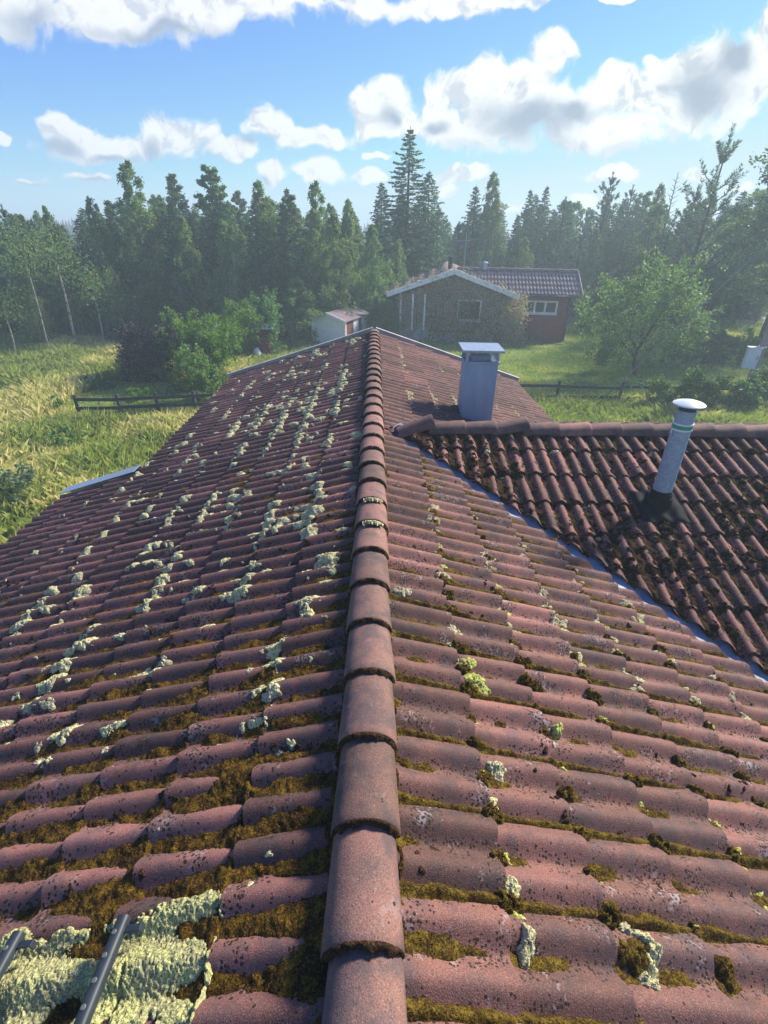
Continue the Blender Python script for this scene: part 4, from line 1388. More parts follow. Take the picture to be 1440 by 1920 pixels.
# front trees of the wood, left to right (pixel of the top and distance)
FT = [
    ('pine_b', 3, 388, 31, 1.1, 'dark pine at the far left edge of the treeline, cut by the picture edge'),
    ('birch_c', 22, 470, 24.5, 0.85, 'small leafy birch low at the left picture edge, in front of the pines'),
    ('birch_a', 82, 384, 27, 1.0, 'rounded feathery birch left of the leaning white trunk, below the far hill'),
    ('birch_b', 172, 364, 28, 0.95, 'slim birch with a ragged top just left of the tallest birch'),
    ('birch_a', 236, 290, 29, 1.2, 'tallest birch of the left wood, its crown rising alone into the clouds'),
    ('aspen_b', 320, 318, 34, 1.25, 'dark tree with several short spires right of the tallest birch'),
    ('aspen_a', 385, 306, 31.5, 1.25, 'broad tall tree with a crown like two peaks, middle of the left wood'),
    ('birch_c', 420, 400, 28, 1.1, 'full low birch in front of the broad two peaked tree'),
    ('birch_b', 330, 395, 28, 1.15, 'drooping birch in front of the dark tree with short spires'),
    ('birch_b', 496, 328, 30.5, 1.15, 'birch with a narrow open top between the broad tree and the slim spruce'),
    ('spruce_b', 537, 345, 34, 1.0, 'slim dark spruce between two drooping birches'),
    ('birch_a', 592, 328, 32, 1.05, 'drooping birch above the white shed, left one of a pair'),
    ('birch_b', 643, 364, 32, 1.0, 'thinner drooping birch above the white shed, right one of a pair'),
    ('spruce_c', 716, 335, 38, 1.05, 'dark spruce standing left of the tallest spruce'),
    ('spruce_a', 769, 233, 36, 1.3, 'tallest spruce, a dark spire above every other tree'),
    ('spruce_c', 806, 316, 37, 1.1, 'shorter bushy spruce leaning against the right side of the tallest spruce'),
    ('birch_c', 745, 440, 33, 1.2, 'low dark birch at the foot of the tallest spruce'),
    ('spruce_b', 893, 346, 41, 1.1, 'pointed spruce behind the red house, left of a feathery birch'),
    ('birch_b', 936, 318, 41, 1.0, 'feathery narrow birch rising behind the house roof'),
    ('spruce_b', 996, 352, 43, 0.9, 'thin spruce top above the roof of the red house'),
    ('spruce_b', 1027, 345, 44, 0.9, 'thin spruce top above the right wing of the red house'),
    ('aspen_b', 1064, 372, 43, 1.3, 'low bushy tree top between thin spruces and a dark pine'),
    ('pine_a', 1150, 324, 40, 1.15, 'dark round topped pine right of the house'),
    ('pine_a', 1188, 347, 42, 1.0, 'dark pine directly behind the far utility pole'),
    ('birch_b', 1238, 340, 40, 0.9, 'open thin birch right of the far utility pole'),
    ('pine_b', 1310, 352, 34, 1.2, 'bushy pine left of the candle shooted pine'),
    ('pine_y', 1366, 268, 31, 1.15, 'young pine with upright candle like shoots against the cloud'),
    ('aspen_b', 900, 470, 36, 1.2, 'low leafy tree behind the red house chimney'),
    ('birch_c', 985, 440, 38, 1.1, 'low pale leafy tree behind the roof of the red house'),
    ('aspen_a', 1120, 430, 37, 1.0, 'pale green bushy tree between the house and the far utility pole'),
    ('pine_b', 1255, 430, 31, 1.2, 'low pine behind the fruit tree'),
    ('spruce_c', 195, 560, 25.5, 0.8, 'small dark spruce between the white birch trunks'),
    ('spruce_b', 310, 500, 27, 1.1, 'dark low spruce under the birches, above the purple shrub'),
    ('spruce_b', 655, 542, 30.5, 1.3, 'little spruce just behind the white shed'),
]
for k, px, top, y, wf, lab in FT:
    tree_px(k, px, top, y, wf, lab)

# big dark leafy tree at the right edge
cs = []
r = np.random.default_rng(77)
for i in range(90):
    z = r.uniform(2.3, 9.6); g = min(1.0, math.sin(min(1, max(0.2, z / 9.8)) ** 0.62 * math.pi) ** 0.55 + (0.35 if z < 3 else 0))
    a = r.uniform(0, 6.28); f = r.random() ** 0.5
    cs.append((math.cos(a) * f * 2.7 * g, math.sin(a) * f * 2.7 * g, z, 0.85, 330))
for i in range(0):
    a = r.uniform(0, 6.28); f = r.uniform(0.2, 2.4); cs.append((math.cos(a) * f, math.sin(a) * f, r.uniform(0.4, 4.0), 0.8, 420))
p = on_y(1600, 195, 30.0)
bt = bushy('broadleaf_tree', 78, cs, 'l', 0.15, 'aspen_leaf', [([(0.1 * math.sin(c[2]), 0, c[2] * 0.62), (c[0] * .5, c[1] * .5, c[2] * .85), (c[0], c[1], c[2])], 0.07) for c in cs[::3]] + [([(0, 0, 0), (0, 0, 3), (0.2, 0, 7), (0, 0, 9)], 0.22)], 'bark')
bt.location = (float(p[0]), 30.0, 0)
bt.scale = (1.6, 1.5, float(p[2]) / 10.0)
tag(bt, 'big dark leafy tree filling the right edge of the picture', 'tree')

# bare dead spruce top
p = on_y(1272, 322, 36)
mb = MB(); hd_ = float(p[2])
mb.tube([(0, 0, 0), (0.05, 0, hd_ * 0.6), (0, 0, hd_)], [0.09, 0.05, 0.012], 6)
for i in range(46):
    z = hd_ * (0.45 + 0.53 * i / 46); L = 0.95 * (1.02 - i / 46) + 0.12; a = i * 2.4
    mb.tube([(0, 0, z), (math.cos(a) * L * .5, math.sin(a) * L * .5, z + L * .22), (math.cos(a) * L, math.sin(a) * L, z + L * .55)], [0.022, 0.014, 0.006], 4, False)
dt = mb.build('dead_tree', M['bark_grey']); dt.location = (float(p[0]), 36, 0)
tag(dt, 'dead bare spruce spire with twigs pointing up, between pines on the right', 'tree')

# thin pale birch stems that show at the edge of the meadow
for (bx0, by0, tx, ty, lab, w0) in ((99, 672, 46, 492, 'long thin leaning birch trunk, leftmost white trunk at the meadow edge', 0.045),
                                (149, 660, 106, 500, 'thickest white birch trunk at the meadow edge, with black bark marks', 0.085),
                                (200, 658, 175, 555, 'short white birch trunk right of the thickest one', 0.055),
                                (246, 652, 228, 590, 'pale birch trunk close to the purple shrub', 0.06),
                                (31, 676, 14, 600, 'pale birch trunk at the far left under the leafy birch', 0.06)):
    b = on_z(bx0, by0, 0.0); t_ = on_y(tx, ty, b[1] + 0.15)
    d = t_ - b
    mb = MB()
    pts = [b + d * f + np.array([0.05 * math.sin(f * 4 + bx0), 0, 0]) for f in np.linspace(0, 1, 7)]
    pts = [Vector(q) - Vector((b[0], b[1], 0)) for q in pts]
    root = empty('birch_tree', (b[0], b[1], 0))
    mb.tube(pts, [w0 * 0.85 * (1 - 0.6 * i / 6) for i in range(7)], 8)
    mb.build('trunk', M['birch_bark'], root, smooth=True)
    rr_ = np.random.default_rng(int(bx0)); top_ = np.array(pts[-1])
    cc_ = top_ + rr_.normal(0, 1, (900, 3)) * np.array([0.45, 0.45, 0.5]) + np.array([0, 0, 0.5])
    leaves('crown', [leaf_quads(cc_, rr_.normal(0, 1, (900, 3)) + np.array([0, 0, -1]), 0.10, 0.07, rr_)], M['birch_leaf'], root)
    tag(root, lab, 'birch', 'thin white birch trunks at the meadow edge')

# back rows
rb = random.Random(4)
kb = ['spruce_a', 'spruce_b', 'spruce_c', 'birch_a', 'birch_c', 'aspen_a', 'pine_a', 'pine_b']
LB = {'spruce': 'dark spruce in the back rows of the wood %s',
      'birch': 'birch in the back rows of the wood %s',
      'aspen': 'leafy tree in the back rows of the wood %s',
      'pine': 'pine in the back rows of the wood %s'}
for i in range(118):
    row = i % 4
    px = -60 + (i // 4) * 54 + rb.uniform(-20, 20) + row * 13
    if px > 1540: continue
    left_ = px < 700
    y = (29.5 if left_ else 41) + row * (3.2 if left_ else 3.5) + rb.uniform(-1.0, 1.0)
    if px > 1180: y = 37 + row * 3.0
    # skyline of the wood
    sk = np.interp(px, [-60, 60, 130, 240, 330, 450, 560, 660, 700, 760, 830, 880, 1000, 1100, 1180, 1300, 1440, 1540],
                   [408, 405, 402, 372, 366, 372, 376, 386, 405, 370, 400, 395, 376, 378, 362, 375, 360, 350])
    top = sk - 6 + rb.uniform(-6, 32) - row * 2
    p = on_y(px, top, y)
    k = rb.choice(kb if not left_ else kb[:5] + ['birch_a', 'aspen_a'])
    zone = ('behind the left meadow' if px < 300 else 'behind the long low shed' if px < 560 else 'behind the white shed' if px < 720 else
            'behind the gable of the red house' if px < 980 else 'behind the red house wing' if px < 1110 else 'behind the far utility pole' if px < 1290 else 'behind the gravel road')
    place(k, float(p[0]), y, max(4.0, float(p[2])), rb.uniform(1.0, 1.4), LB[k.split('_')[0]] % zone)
# low undergrowth trees along the wood's edge so that trunks stand before dark foliage
for i in range(26):
    px = -20 + i * 30 + rb.uniform(-10, 10)
    if 560 < px < 700 and i % 2: continue
    y = 27.5 + rb.uniform(0, 1.5)
    p = on_y(px, rb.uniform(505, 590), y)
    k = rb.choice(['birch_c', 'spruce_c', 'aspen_b', 'spruce_b'])
    place(k, float(p[0]), y, float(p[2]), rb.uniform(1.5, 2.1),
          {'spruce': 'young spruce in the dark undergrowth along the wood edge', 'birch': 'young birch in the dark undergrowth along the wood edge',
           'aspen': 'young leafy tree in the dark undergrowth along the wood edge'}[k.split('_')[0]])

# the far wood: one mass of small trees on the hills behind
r = np.random.default_rng(12)
V = []; Fq = []; b = 0
hx = np.linspace(-420, 420, 85)
nn_ = 3600
X = r.uniform(-200, 200, nn_); Y = r.uniform(72, 185, nn_)
hill = lambda x, y: sstep(y, 85, 180) * (1.0 + 2.6 * vnoise(x * 0.012 + 5, y * 0.01, 15, 2)) * (1.0 + 0.35 * (x < 0))
Z = hill(X, Y)
for i in range(nn_):
    H_ = r.uniform(4.0, 6.5) * 0.70; R0 = H_ * r.uniform(0.16, 0.26)
    nl, ns_ = 5, 7
    for l in range(nl):
        z0 = H_ * (l / nl); z1 = H_ * ((l + 1.5) / nl); r1 = R0 * (1.05 - l / nl)
        a = np.arange(ns_) * 2 * np.pi / ns_ + r.random() * 6
        ring = np.stack([X[i] + np.cos(a) * r1 * r.uniform(.6, 1.25, ns_), Y[i] + np.sin(a) * r1 * r.uniform(.6, 1.25, ns_), Z[i] + z0 + r.uniform(-.15, .15, ns_) * H_ * .4], -1)
        V.append(ring); V.append(np.array([[X[i], Y[i], Z[i] + min(z1, H_ * 1.0)]]))
        k = np.arange(ns_)
        Fq.append(np.stack([k, (k + 1) % ns_, np.full(ns_, ns_)], -1) + b); b += ns_ + 1
far_m = simple('far_wood', (0.03, 0.055, 0.03), (0.05, 0.085, 0.04), 0.3, 0.95)
tag(np_mesh('far_wood', np.concatenate(V), np.concatenate(Fq), far_m, None, False), 'far wood on the low hills along the horizon', 'wood', kind='stuff')
HX, HY = np.meshgrid(np.linspace(-240, 240, 60), np.linspace(75, 225, 30), indexing='ij')
i = np.arange(59)[:, None] * 30 + np.arange(29)[None, :]
tag(np_mesh('hills', np.stack([HX, HY, hill(HX, HY) - 0.4 * (HY < 84)], -1).reshape(-1, 3), np.stack([i, i + 30, i + 31, i + 1], -1).reshape(-1, 4), far_m), kind='structure')

# ------------------------------------------------------------------ garden plants
# fruit tree on the lawn to the right
p = on_z(1190, 702)
base = p.copy()
def rel(px, py, dy=0.0, b=None):
    q = on_y(px, py, (b if b is not None else base)[1] + dy)
    return q - (b if b is not None else base)
cs = []
r = np.random.default_rng(31)
for (x, y, rad, n) in [(1125, 640, 34, 900), (1150, 600, 38, 1000), (1110, 580, 30, 600), (1140, 550, 28, 600), (1180, 570, 40, 1100), (1215, 610, 42, 1000), (1245, 570, 42, 1100), (1225, 530, 36, 900),
                       (1290, 600, 40, 1000), (1300, 560, 34, 800), (1268, 540, 30, 600), (1190, 525, 24, 350), (1215, 500, 20, 300), (1285, 520, 22, 320), (1310, 495, 14, 160), (1330, 478, 9, 80), (1240, 490, 12, 120),
                       (1150, 660, 30, 700), (1200, 650, 36, 900), (1260, 640, 40, 900), (1320, 600, 26, 420), (1235, 472, 7, 50), (1095, 610, 20, 250), (1118, 660, 22, 300)]:
    for dy in (-0.9, 0.5):
        q = rel(x + r.normal(0, 6), y + r.normal(0, 5), dy + r.normal(0, .3))
        cs.append((q[0], q[1], q[2], rad * 0.0225, int(n * 0.5)))
st = []
def P_(x, y, dy=0): return tuple(rel(x, y, dy))
st = [([(0, 0, 0), P_(1189, 680), P_(1192, 660), P_(1205, 640)], 0.10), ([P_(1192, 662), P_(1205, 640, -.1), P_(1225, 610, -.3), P_(1242, 585, -.4), P_(1262, 540, -.2)], 0.07),
      ([P_(1195, 655), P_(1180, 630), P_(1190, 590, .2), P_(1205, 540, .2)], 0.06), ([P_(1200, 645), P_(1240, 625), P_(1280, 600), P_(1300, 560)], 0.05),
      ([P_(1190, 668), P_(1165, 640), P_(1145, 610), P_(1130, 570)], 0.05), ([P_(1242, 585, -.4), P_(1285, 525, -.2), P_(1332, 478)], 0.03), ([P_(1205, 540), P_(1216, 500), P_(1234, 472)], 0.02)]
ap = bushy('fruit_tree', 33, cs, 'l', 0.125, 'fruit_leaf', st, 'bark')
ap.location = base
tag(ap, 'spreading fruit tree with one grey trunk on the lawn right of the red house', 'tree')

# shrubs: (name, px base, py base, dy, w, d, h, leaves, clumps, size, material, label, category)
SH = [
    ('shrub', 295, 718, 0, 2.6, 2.3, 2.2, 22000, 40, 0.07, 'purple_leaf', 'round dark purple shrub at the meadow edge', 'shrub'),
    ('shrub', 378, 752, 0, 1.6, 1.5, 1.7, 6500, 24, 0.09, 'apple_leaf', 'light green shrub rising beside the left roof edge behind the fence', 'shrub'),
    ('shrub', 395, 735, 1.2, 3.1, 2.0, 2.6, 17000, 44, 0.09, 'lime_leaf', 'bushy green shrub with upright light shoots, largest left of the roof', 'shrub'),
    ('shrub', 345, 742, 0.3, 0.95, 0.8, 0.95, 1900, 12, 0.075, 'yellow_leaf', 'small yellow green bush below the purple shrub', 'bush'),
    ('shrub', 462, 700, 2.6, 2.0, 1.8, 2.6, 9600, 30, 0.095, 'lime_leaf', 'tall green shrub covering the long shed roof', 'shrub'),
    ('shrub', 508, 690, 3.0, 2.0, 2.0, 2.8, 9000, 28, 0.095, 'hedge_leaf', 'tall green shrub in front of the red shed wall', 'shrub'),
    ('shrub', 556, 660, 5.5, 1.2, 1.2, 1.9, 2200, 14, 0.095, 'yellow_leaf', 'yellow tinted shrub left of the white shed', 'shrub'),
    ('shrub', 575, 655, 4.5, 1.3, 1.2, 1.1, 1800, 12, 0.08, 'willow_leaf', 'grey green bush at the corner of the white shed', 'bush'),
    ('shrub', 628, 648, 3.4, 1.1, 0.8, 0.75, 1300, 9, 0.10, 'apple_leaf', 'low leafy plant under the white shed wall', 'bush'),
    ('shrub', 672, 632, 4.8, 1.0, 0.9, 0.75, 1300, 8, 0.09, 'lime_leaf', 'bright leafy bush right of the white shed', 'bush'),
    ('shrub', 18, 965, 0, 1.5, 1.4, 1.45, 2800, 18, 0.08, 'willow_leaf', 'grey green willow bush at the left picture edge in the meadow', 'bush'),
    ('shrub', 95, 770, 0, 0.9, 0.8, 0.5, 600, 8, 0.07, 'hedge_leaf', 'loose weedy bush left of the fence end', 'bush'),
    ('shrub', 125, 850, 0, 1.0, 0.9, 0.7, 600, 8, 0.07, 'hedge_leaf', 'low weedy bush in the meadow below the left fence', 'bush'),
    ('shrub', 190, 735, 0, 1.5, 0.9, 0.7, 1200, 10, 0.07, 'hedge_leaf', 'low bright weeds between the fence and the purple shrub', 'bush'),
    ('shrub', 265, 752, 0, 0.8, 0.6, 0.6, 600, 7, 0.08, 'lime_leaf', 'small leafy bush standing behind the left fence', 'bush'),
    ('shrub', 1262, 700, 1.8, 1.9, 1.6, 1.8, 6000, 22, 0.085, 'hedge_leaf', 'green bush behind the fruit tree trunk', 'bush'),
    ('shrub', 1330, 690, 1.2, 2.6, 1.6, 1.6, 8500, 28, 0.085, 'aspen_leaf', 'dark rounded bush in front of the gravel road', 'bush'),
    ('shrub', 1395, 690, 1.2, 2.6, 1.6, 1.45, 7500, 26, 0.085, 'hedge_leaf', 'green bush left of the meter box pole', 'bush'),
    ('shrub', 1240, 760, -0.1, 1.7, 1.1, 0.95, 4200, 16, 0.085, 'hedge_leaf', 'low bush growing through the right end of the fence', 'bush'),
    ('shrub', 1310, 775, 0, 2.2, 1.4, 1.45, 7200, 24, 0.09, 'hedge_leaf', 'broad green bush behind the vent pipe', 'bush'),
    ('shrub', 1375, 775, 0.3, 2.2, 1.4, 1.25, 6500, 22, 0.09, 'hedge_leaf', 'green bush under the white meter box', 'bush'),
    ('shrub', 1440, 765, 0.6, 2.2, 1.4, 1.3, 6000, 22, 0.09, 'hedge_leaf', 'green bush at the right picture edge beside the pole', 'bush'),
    ('shrub', 1085, 602, 2.5, 1.8, 1.6, 1.5, 2600, 14, 0.10, 'apple_leaf', 'pale bush at the right corner of the red house', 'bush'),
    ('shrub', 985, 640, 0.2, 1.9, 0.6, 0.42, 1400, 12, 0.08, 'apple_leaf', 'low plants along the foot of the red wall', 'bush'),
    ('shrub', 1375, 590, 3.5, 4.0, 2.6, 1.3, 5000, 20, 0.12, 'hedge_leaf', 'bush bank on the far side of the gravel road', 'bush'),
    ('shrub', 1435, 582, 0, 3.0, 3.0, 2.0, 4200, 18, 0.14, 'aspen_leaf', 'dark bush past the gravel road at the right edge', 'bush'),
]
for k, (nm, px, py, dy, w_, d_, h_, n_, cl, sz, mt, lab, cat) in enumerate(SH):
    b = on_z(px, py)
    y = b[1] + dy; b = on_y(px, py, y) if dy == 0 else np.array([on_y(px, py, b[1])[0] * (y / b[1]), y, 0])
    cs = blob_bush(500 + k, w_, d_, h_ * 1.0, int(n_ * 1.15), cl, 0.10, 0.86)
    cs = [(x_, y_, z_, rr_ * (0.8 if cl > 16 else 1.0), q_) for (x_, y_, z_, rr_, q_) in cs]
    if 'upright' in lab or 'rising' in lab:
        rr2 = random.Random(k)
        for q in range(9):
            cs.append((rr2.uniform(-.45, .4) * w_, rr2.uniform(-.4, .4) * d_, h_ * rr2.uniform(0.85, 1.08), 0.17, 70))
    o = bushy(nm, 600 + k, cs, 'l', sz, mt, auto_stems(cs[::2], 3, 700 + k, 0.03), 'bark_grey')
    o.location = (float(b[0]), float(y), 0)
    tag(o, lab, cat)


# ------------------------------------------------------------------ grass
def grass(name, label, x0, x1, y0, y1, n, hmin, hmax, wd, mat, mask, seed, clump=None, lean=0.12):
    r = np.random.default_rng(seed)
    x = r.uniform(x0, x1, n); y = r.uniform(y0, y1, n)
    # more blades close to the camera
    k = mask(x, y); x, y = x[k], y[k]
    cl_ = vnoise(x * 0.7 + 80, y * 0.7 + 80, seed, 3)
    st = sstep(vnoise(x * 0.35 + 30, y * 0.35 + 60, seed + 1, 3), 0.45, 0.62)     # straw coloured drifts
    h = (hmin + (hmax - hmin) * r.random(len(x))) * (0.35 + 1.2 * cl_)
    if name == 'meadow_grass': h = h * (1 - 0.62 * ((y > 14.6) & (y < 19.5) & (x > -10.5)))
    a = r.uniform(0, 6.28, len(x)); wv_ = vnoise(x * 0.5, y * 0.5, seed + 2, 2) * 8
    dx = np.cos(wv_) * lean * h * 0.6 + r.normal(0, 0.36, len(x)) * h; dy = np.sin(wv_) * lean * h * 0.6 + r.normal(0, 0.36, len(x)) * h
    z = ground_h(x, y) - 0.04
    wdv = wd * r.uniform(0.6, 1.3, len(x)) * np.clip(np.hypot(x, y) / 14, 0.7, 1.8)
    sx = np.cos(a) * wdv; sy = np.sin(a) * wdv
    V = np.stack([np.stack([x - sx, y - sy, z], -1), np.stack([x + sx, y + sy, z], -1),
                  np.stack([x + dx * .35 + sx * .6, y + dy * .35 + sy * .6, z + h * .65], -1), np.stack([x + dx, y + dy, z + h * 0.97], -1)], 1).reshape(-1, 3)
    F_ = np.arange(len(V)).reshape(-1, 4)
    v = np.clip(r.normal(0.42, 0.24, len(x)) + 0.62 * st, 0, 1)
    tag(np_mesh(name, V, F_, M[mat], {'v': np.repeat(v, 4)}, False), label, 'grass', kind='stuff')


def house_out(x, y):
    return ~((x > -3.9) & (x < 3.2) & (y < 10.9)) & ~((x > 0) & (x < 8.4) & (y > 1.5) & (y < 8.6))


grass('meadow_grass', 'tall green and straw coloured meadow grass left of the house', -30, -2.6, 5, 29, 300000, 0.18, 0.55, 0.011, 'grass_blade',
      lambda x, y: house_out(x, y) & (x > -1.0 * y - 2) & ~((x > -10.5) & (x < -5) & (y > 16.2) & (y < 19.5)), 41)
grass('rough_grass', 'rough grass between the house and the right fence', 2.5, 24, 8.5, 18.3, 110000, 0.15, 0.42, 0.011, 'grass_blade', lambda x, y: house_out(x, y), 44)
grass('lawn_grass', 'mown lawn grass around the red house', -10.5, 24, 16.2, 42, 230000, 0.03, 0.085, 0.018, 'lawn_blade',
      lambda x, y: (((x > 0) & (y > 18.2)) | ((x < -5) & (y < 19.5) & (x > -10.5))) & ~((x > 0.8) & (x < 10.7) & (y > 28.3) & (y < 37)), 47, lean=0.2)
grass('rough_grass', 'rough grass under the trees behind the shed and beside the gravel road', -8, 34, 20, 46, 60000, 0.12, 0.40, 0.014, 'grass_blade',
      lambda x, y: ((x < 0) & (y > 20) & (y < 30)) | ((x > 17) & (y > 30) & (y < 46) & (np.abs((y - 39.8) + np.maximum(x - 26, 0) * 0.3) > 2.0)), 50)

# ------------------------------------------------------------------ fences
def fence(pts, rails, h, label, seed, post=0.09):
    r = random.Random(seed)
    o = tag(empty('rail_fence', (pts[0][0], pts[0][1], 0)), label, 'fence')
    for (x, y) in pts:
        mb = MB(); R = Matrix.Rotation(r.gauss(0, 0.03), 3, 'X') @ Matrix.Rotation(r.gauss(0, .2), 3, 'Z')
        mb.box((x, y, h / 2 - 0.05), (post, post, h + 0.1), R)
        adopt(mb.build('post', M['dark_wood'], bevel=0.006), o)
    for z in rails:
        for (a, b) in zip(pts[:-1], pts[1:]):
            mb = MB(); A_ = Vector((a[0], a[1] - 0.065, z + r.gauss(0, .015))); B_ = Vector((b[0], b[1] - 0.065, z + r.gauss(0, .015)))
            d = (B_ - A_); L_ = d.length + 0.06; d.normalize()
            n_ = Vector((-d.y, d.x, 0)).normalized(); R = Matrix((d, n_, d.cross(n_))).transposed()
            mb.box((A_ + B_) / 2, (L_, 0.035, 0.105), R)
            adopt(mb.build('rail', M['dark_wood'], bevel=0.004), o)
    return o


def gp(px, py): q = on_z(px, py); return (float(q[0]), float(q[1]))
LP = [gp(150, 778), gp(228, 777), gp(298, 773), gp(368, 770), gp(440, 768)]
fence(LP, (0.52, 0.24), 0.66, 'dark weathered rail fence in the meadow left of the roof', 1)
a_ = gp(1043, 748)
fence([(a_[0] - 2.45, a_[1] + 0.05), a_, (a_[0] + 2.35, a_[1] - 0.02), (a_[0] + 4.7, a_[1] - 0.05), (a_[0] + 7.0, a_[1] - 0.1), (a_[0] + 9.3, a_[1] - 0.1)], (0.50, 0.10), 0.68,
      'dark weathered rail fence in front of the lawn right of the roof', 2)

# ------------------------------------------------------------------ red house behind
O_ = on_z(1057, 640); TH = math.radians(-5)
hr = tag(empty('red_house', (float(O_[0]), float(O_[1]), 0), TH), 'red timber house with a creeper covered gable and white trim behind the lawn', 'house')
def hb(mb, name, mat, parent=None, **k):
    o = mb.build(name, mat, **k); o.parent = parent or hr; return o
EZ, RZ2 = 2.36, 3.47
# wing wall and gable wall (walls as one body with board grooves)
def boards(mb, x0, x1, y, z0, z1, step=0.13, topf=None):
    n = int((z1 - z0) / step)
    for i in range(n + 1):
        za = z0 + i * step
        zb_ = min(za + step - 0.012, z1)
        if zb_ - za < 0.02: continue
        xa, xb = (x0, x1) if topf is None else topf(zb_)
        if xb - xa < 0.05: continue
        mb.box(((xa + xb) / 2, y, (za + zb_) / 2), (xb - xa, 0.024, zb_ - za))
mb = MB()
mb.box((-1.6, 1.6, 1.15), (3.0, 3.0, 2.32))
mb.prism([(-9.6, 0.0), (-3.35, 0.0), (-3.35, 2.3), (-6.4, 3.38), (-9.6, 2.28)], -0.95, 7.0)
boards(mb, -3.1, -0.1, 0.085, 0.06, 2.36)
hb(mb, 'wall', simple('red_paint', (0.32, 0.06, 0.05), (0.22, 0.045, 0.04), 3.0, 0.8))
mb = MB()
boards(mb, -9.6, -3.35, -0.965, 0.6, 3.3, 0.13, lambda z: (-9.6 if z < 2.27 else -6.45 - (3.38 - z) / 1.10 * 3.15, -3.35 if z < 2.28 else -6.4 + (3.38 - z) / 1.08 * 3.05))
hb(mb, 'gable_cladding', simple('grey_red_wood', (0.32, 0.21, 0.17), (0.36, 0.29, 0.25), 4.0, 0.85))
mb = MB(); mb.box((-8.75, -1.03, 0.35), (1.9, 0.06, 0.72)); mb.box((-6.0, -0.99, 0.22), (3.6, 0.04, 0.44))
hb(mb, 'foundation', M['concrete'])
# dark corner board
mb = MB(); mb.box((-0.06, 0.06, 1.15), (0.13, 0.13, 2.32))
hb(mb, 'corner_board', M['dark_wood'])


def window(x0, x1, z0, z1, y, panes, d=0.06):
    """frame pieces butt end to end; glass set back"""
    f = MB(); fw = 0.09
    f.box(((x0 + x1) / 2, y, z1 - fw / 2), (x1 - x0, d, fw)); f.box(((x0 + x1) / 2, y, z0 + fw / 2), (x1 - x0, d, fw))
    f.box((x0 + fw / 2, y, (z0 + z1) / 2), (fw, d, z1 - z0 - 2 * fw)); f.box((x1 - fw / 2, y, (z0 + z1) / 2), (fw, d, z1 - z0 - 2 * fw))
    pw = (x1 - x0 - 2 * fw) / panes
    for i in range(1, panes):
        f.box((x0 + fw + i * pw, y, (z0 + z1) / 2), (0.11, d * 0.9, z1 - z0 - 2 * fw))
    wo_ = hb(f, 'window', M['white_wood'])
    s_ = MB(); s_.box(((x0 + x1) / 2, y - 0.055, z0 - 0.022), (x1 - x0 + 0.06, 0.11, 0.04))
    g = s_.build('sill', M['white_wood']); g.parent = wo_
    for i in range(panes):
        gl = MB(); gl.box((x0 + fw + (i + 0.5) * pw, y + 0.012, (z0 + z1) / 2), (pw - 0.002, 0.012, z1 - z0 - 2 * fw - 0.002))
        q = gl.build('pane', M['glass']); q.parent = wo_
window(-2.60, -0.68, 1.43, 2.11, 0.05, 3)
window(-6.25, -4.98, 1.10, 2.18, -1.0, 1)
# roofs: main (ridge along y) and wing (ridge along x), wavy tiles as one mesh each
def wavy(name, x0, x1, zr, ze, y0, yr, y1, along, mat):
    """gable roof surface with waves running down the slope"""
    V = []; Fq = []
    nw = int(abs((y1 - y0) if along == 'y' else (x1 - x0)) / 0.19) * 6
    b = 0
    for side in (0, 1):
        nq = 16
        if along == 'y':
            u = np.linspace(y0, y1, nw + 1); xr_ = (x0 + x1) / 2; xe = (x0, x1)[side]
        else:
            u = np.linspace(x0, x1, nw + 1); xr_ = yr; xe = (y0, y1)[side]
        tt = []
        for k in range(5): tt += [k / 5 + 0.0005, (k + 0.5) / 5, (k + 1) / 5]
        tt = np.array(tt); Ut, T = np.meshgrid(u, tt, indexing='ij')
        fr = (T * 5) % 1.0; fr = np.where(np.isclose(fr, 0) & (T > 0.01), 1.0, fr)
        z = zr + (ze - zr) * T + 0.022 * np.cos(Ut * 2 * np.pi / 0.19) + 0.035 * fr
        o_ = xr_ + (xe - xr_) * T
        P = np.stack([o_, Ut, z], -1) if along == 'y' else np.stack([Ut, o_, z], -1)
        V.append(P.reshape(-1, 3)); m = len(tt)
        i = np.arange(nw)[:, None] * m + np.arange(m - 1)[None, :]
        Fq.append(np.stack([i, i + 1, i + m + 1, i + m], -1).reshape(-1, 4) + b); b += P.size // 3
    o = np_mesh(name, np.concatenate(V), np.concatenate(Fq), mat, None, True, hr)
    sm = o.modifiers.new('thick', 'SOLIDIFY'); sm.thickness = 0.03
    return o
wavy('roof', -10.0, -3.2, 3.56, 2.42, -1.45, 0, 7.4, 'y', M['tile_far'])
rw = wavy('roof', -6.4, 0.45, 3.50, 2.42, -0.35, 1.5, 3.4, 'x', M['tile_far'])
cut(rw, (-3.30, -0.35, 0), Vector((-1, -0.0, 0)).normalized()) if False else None
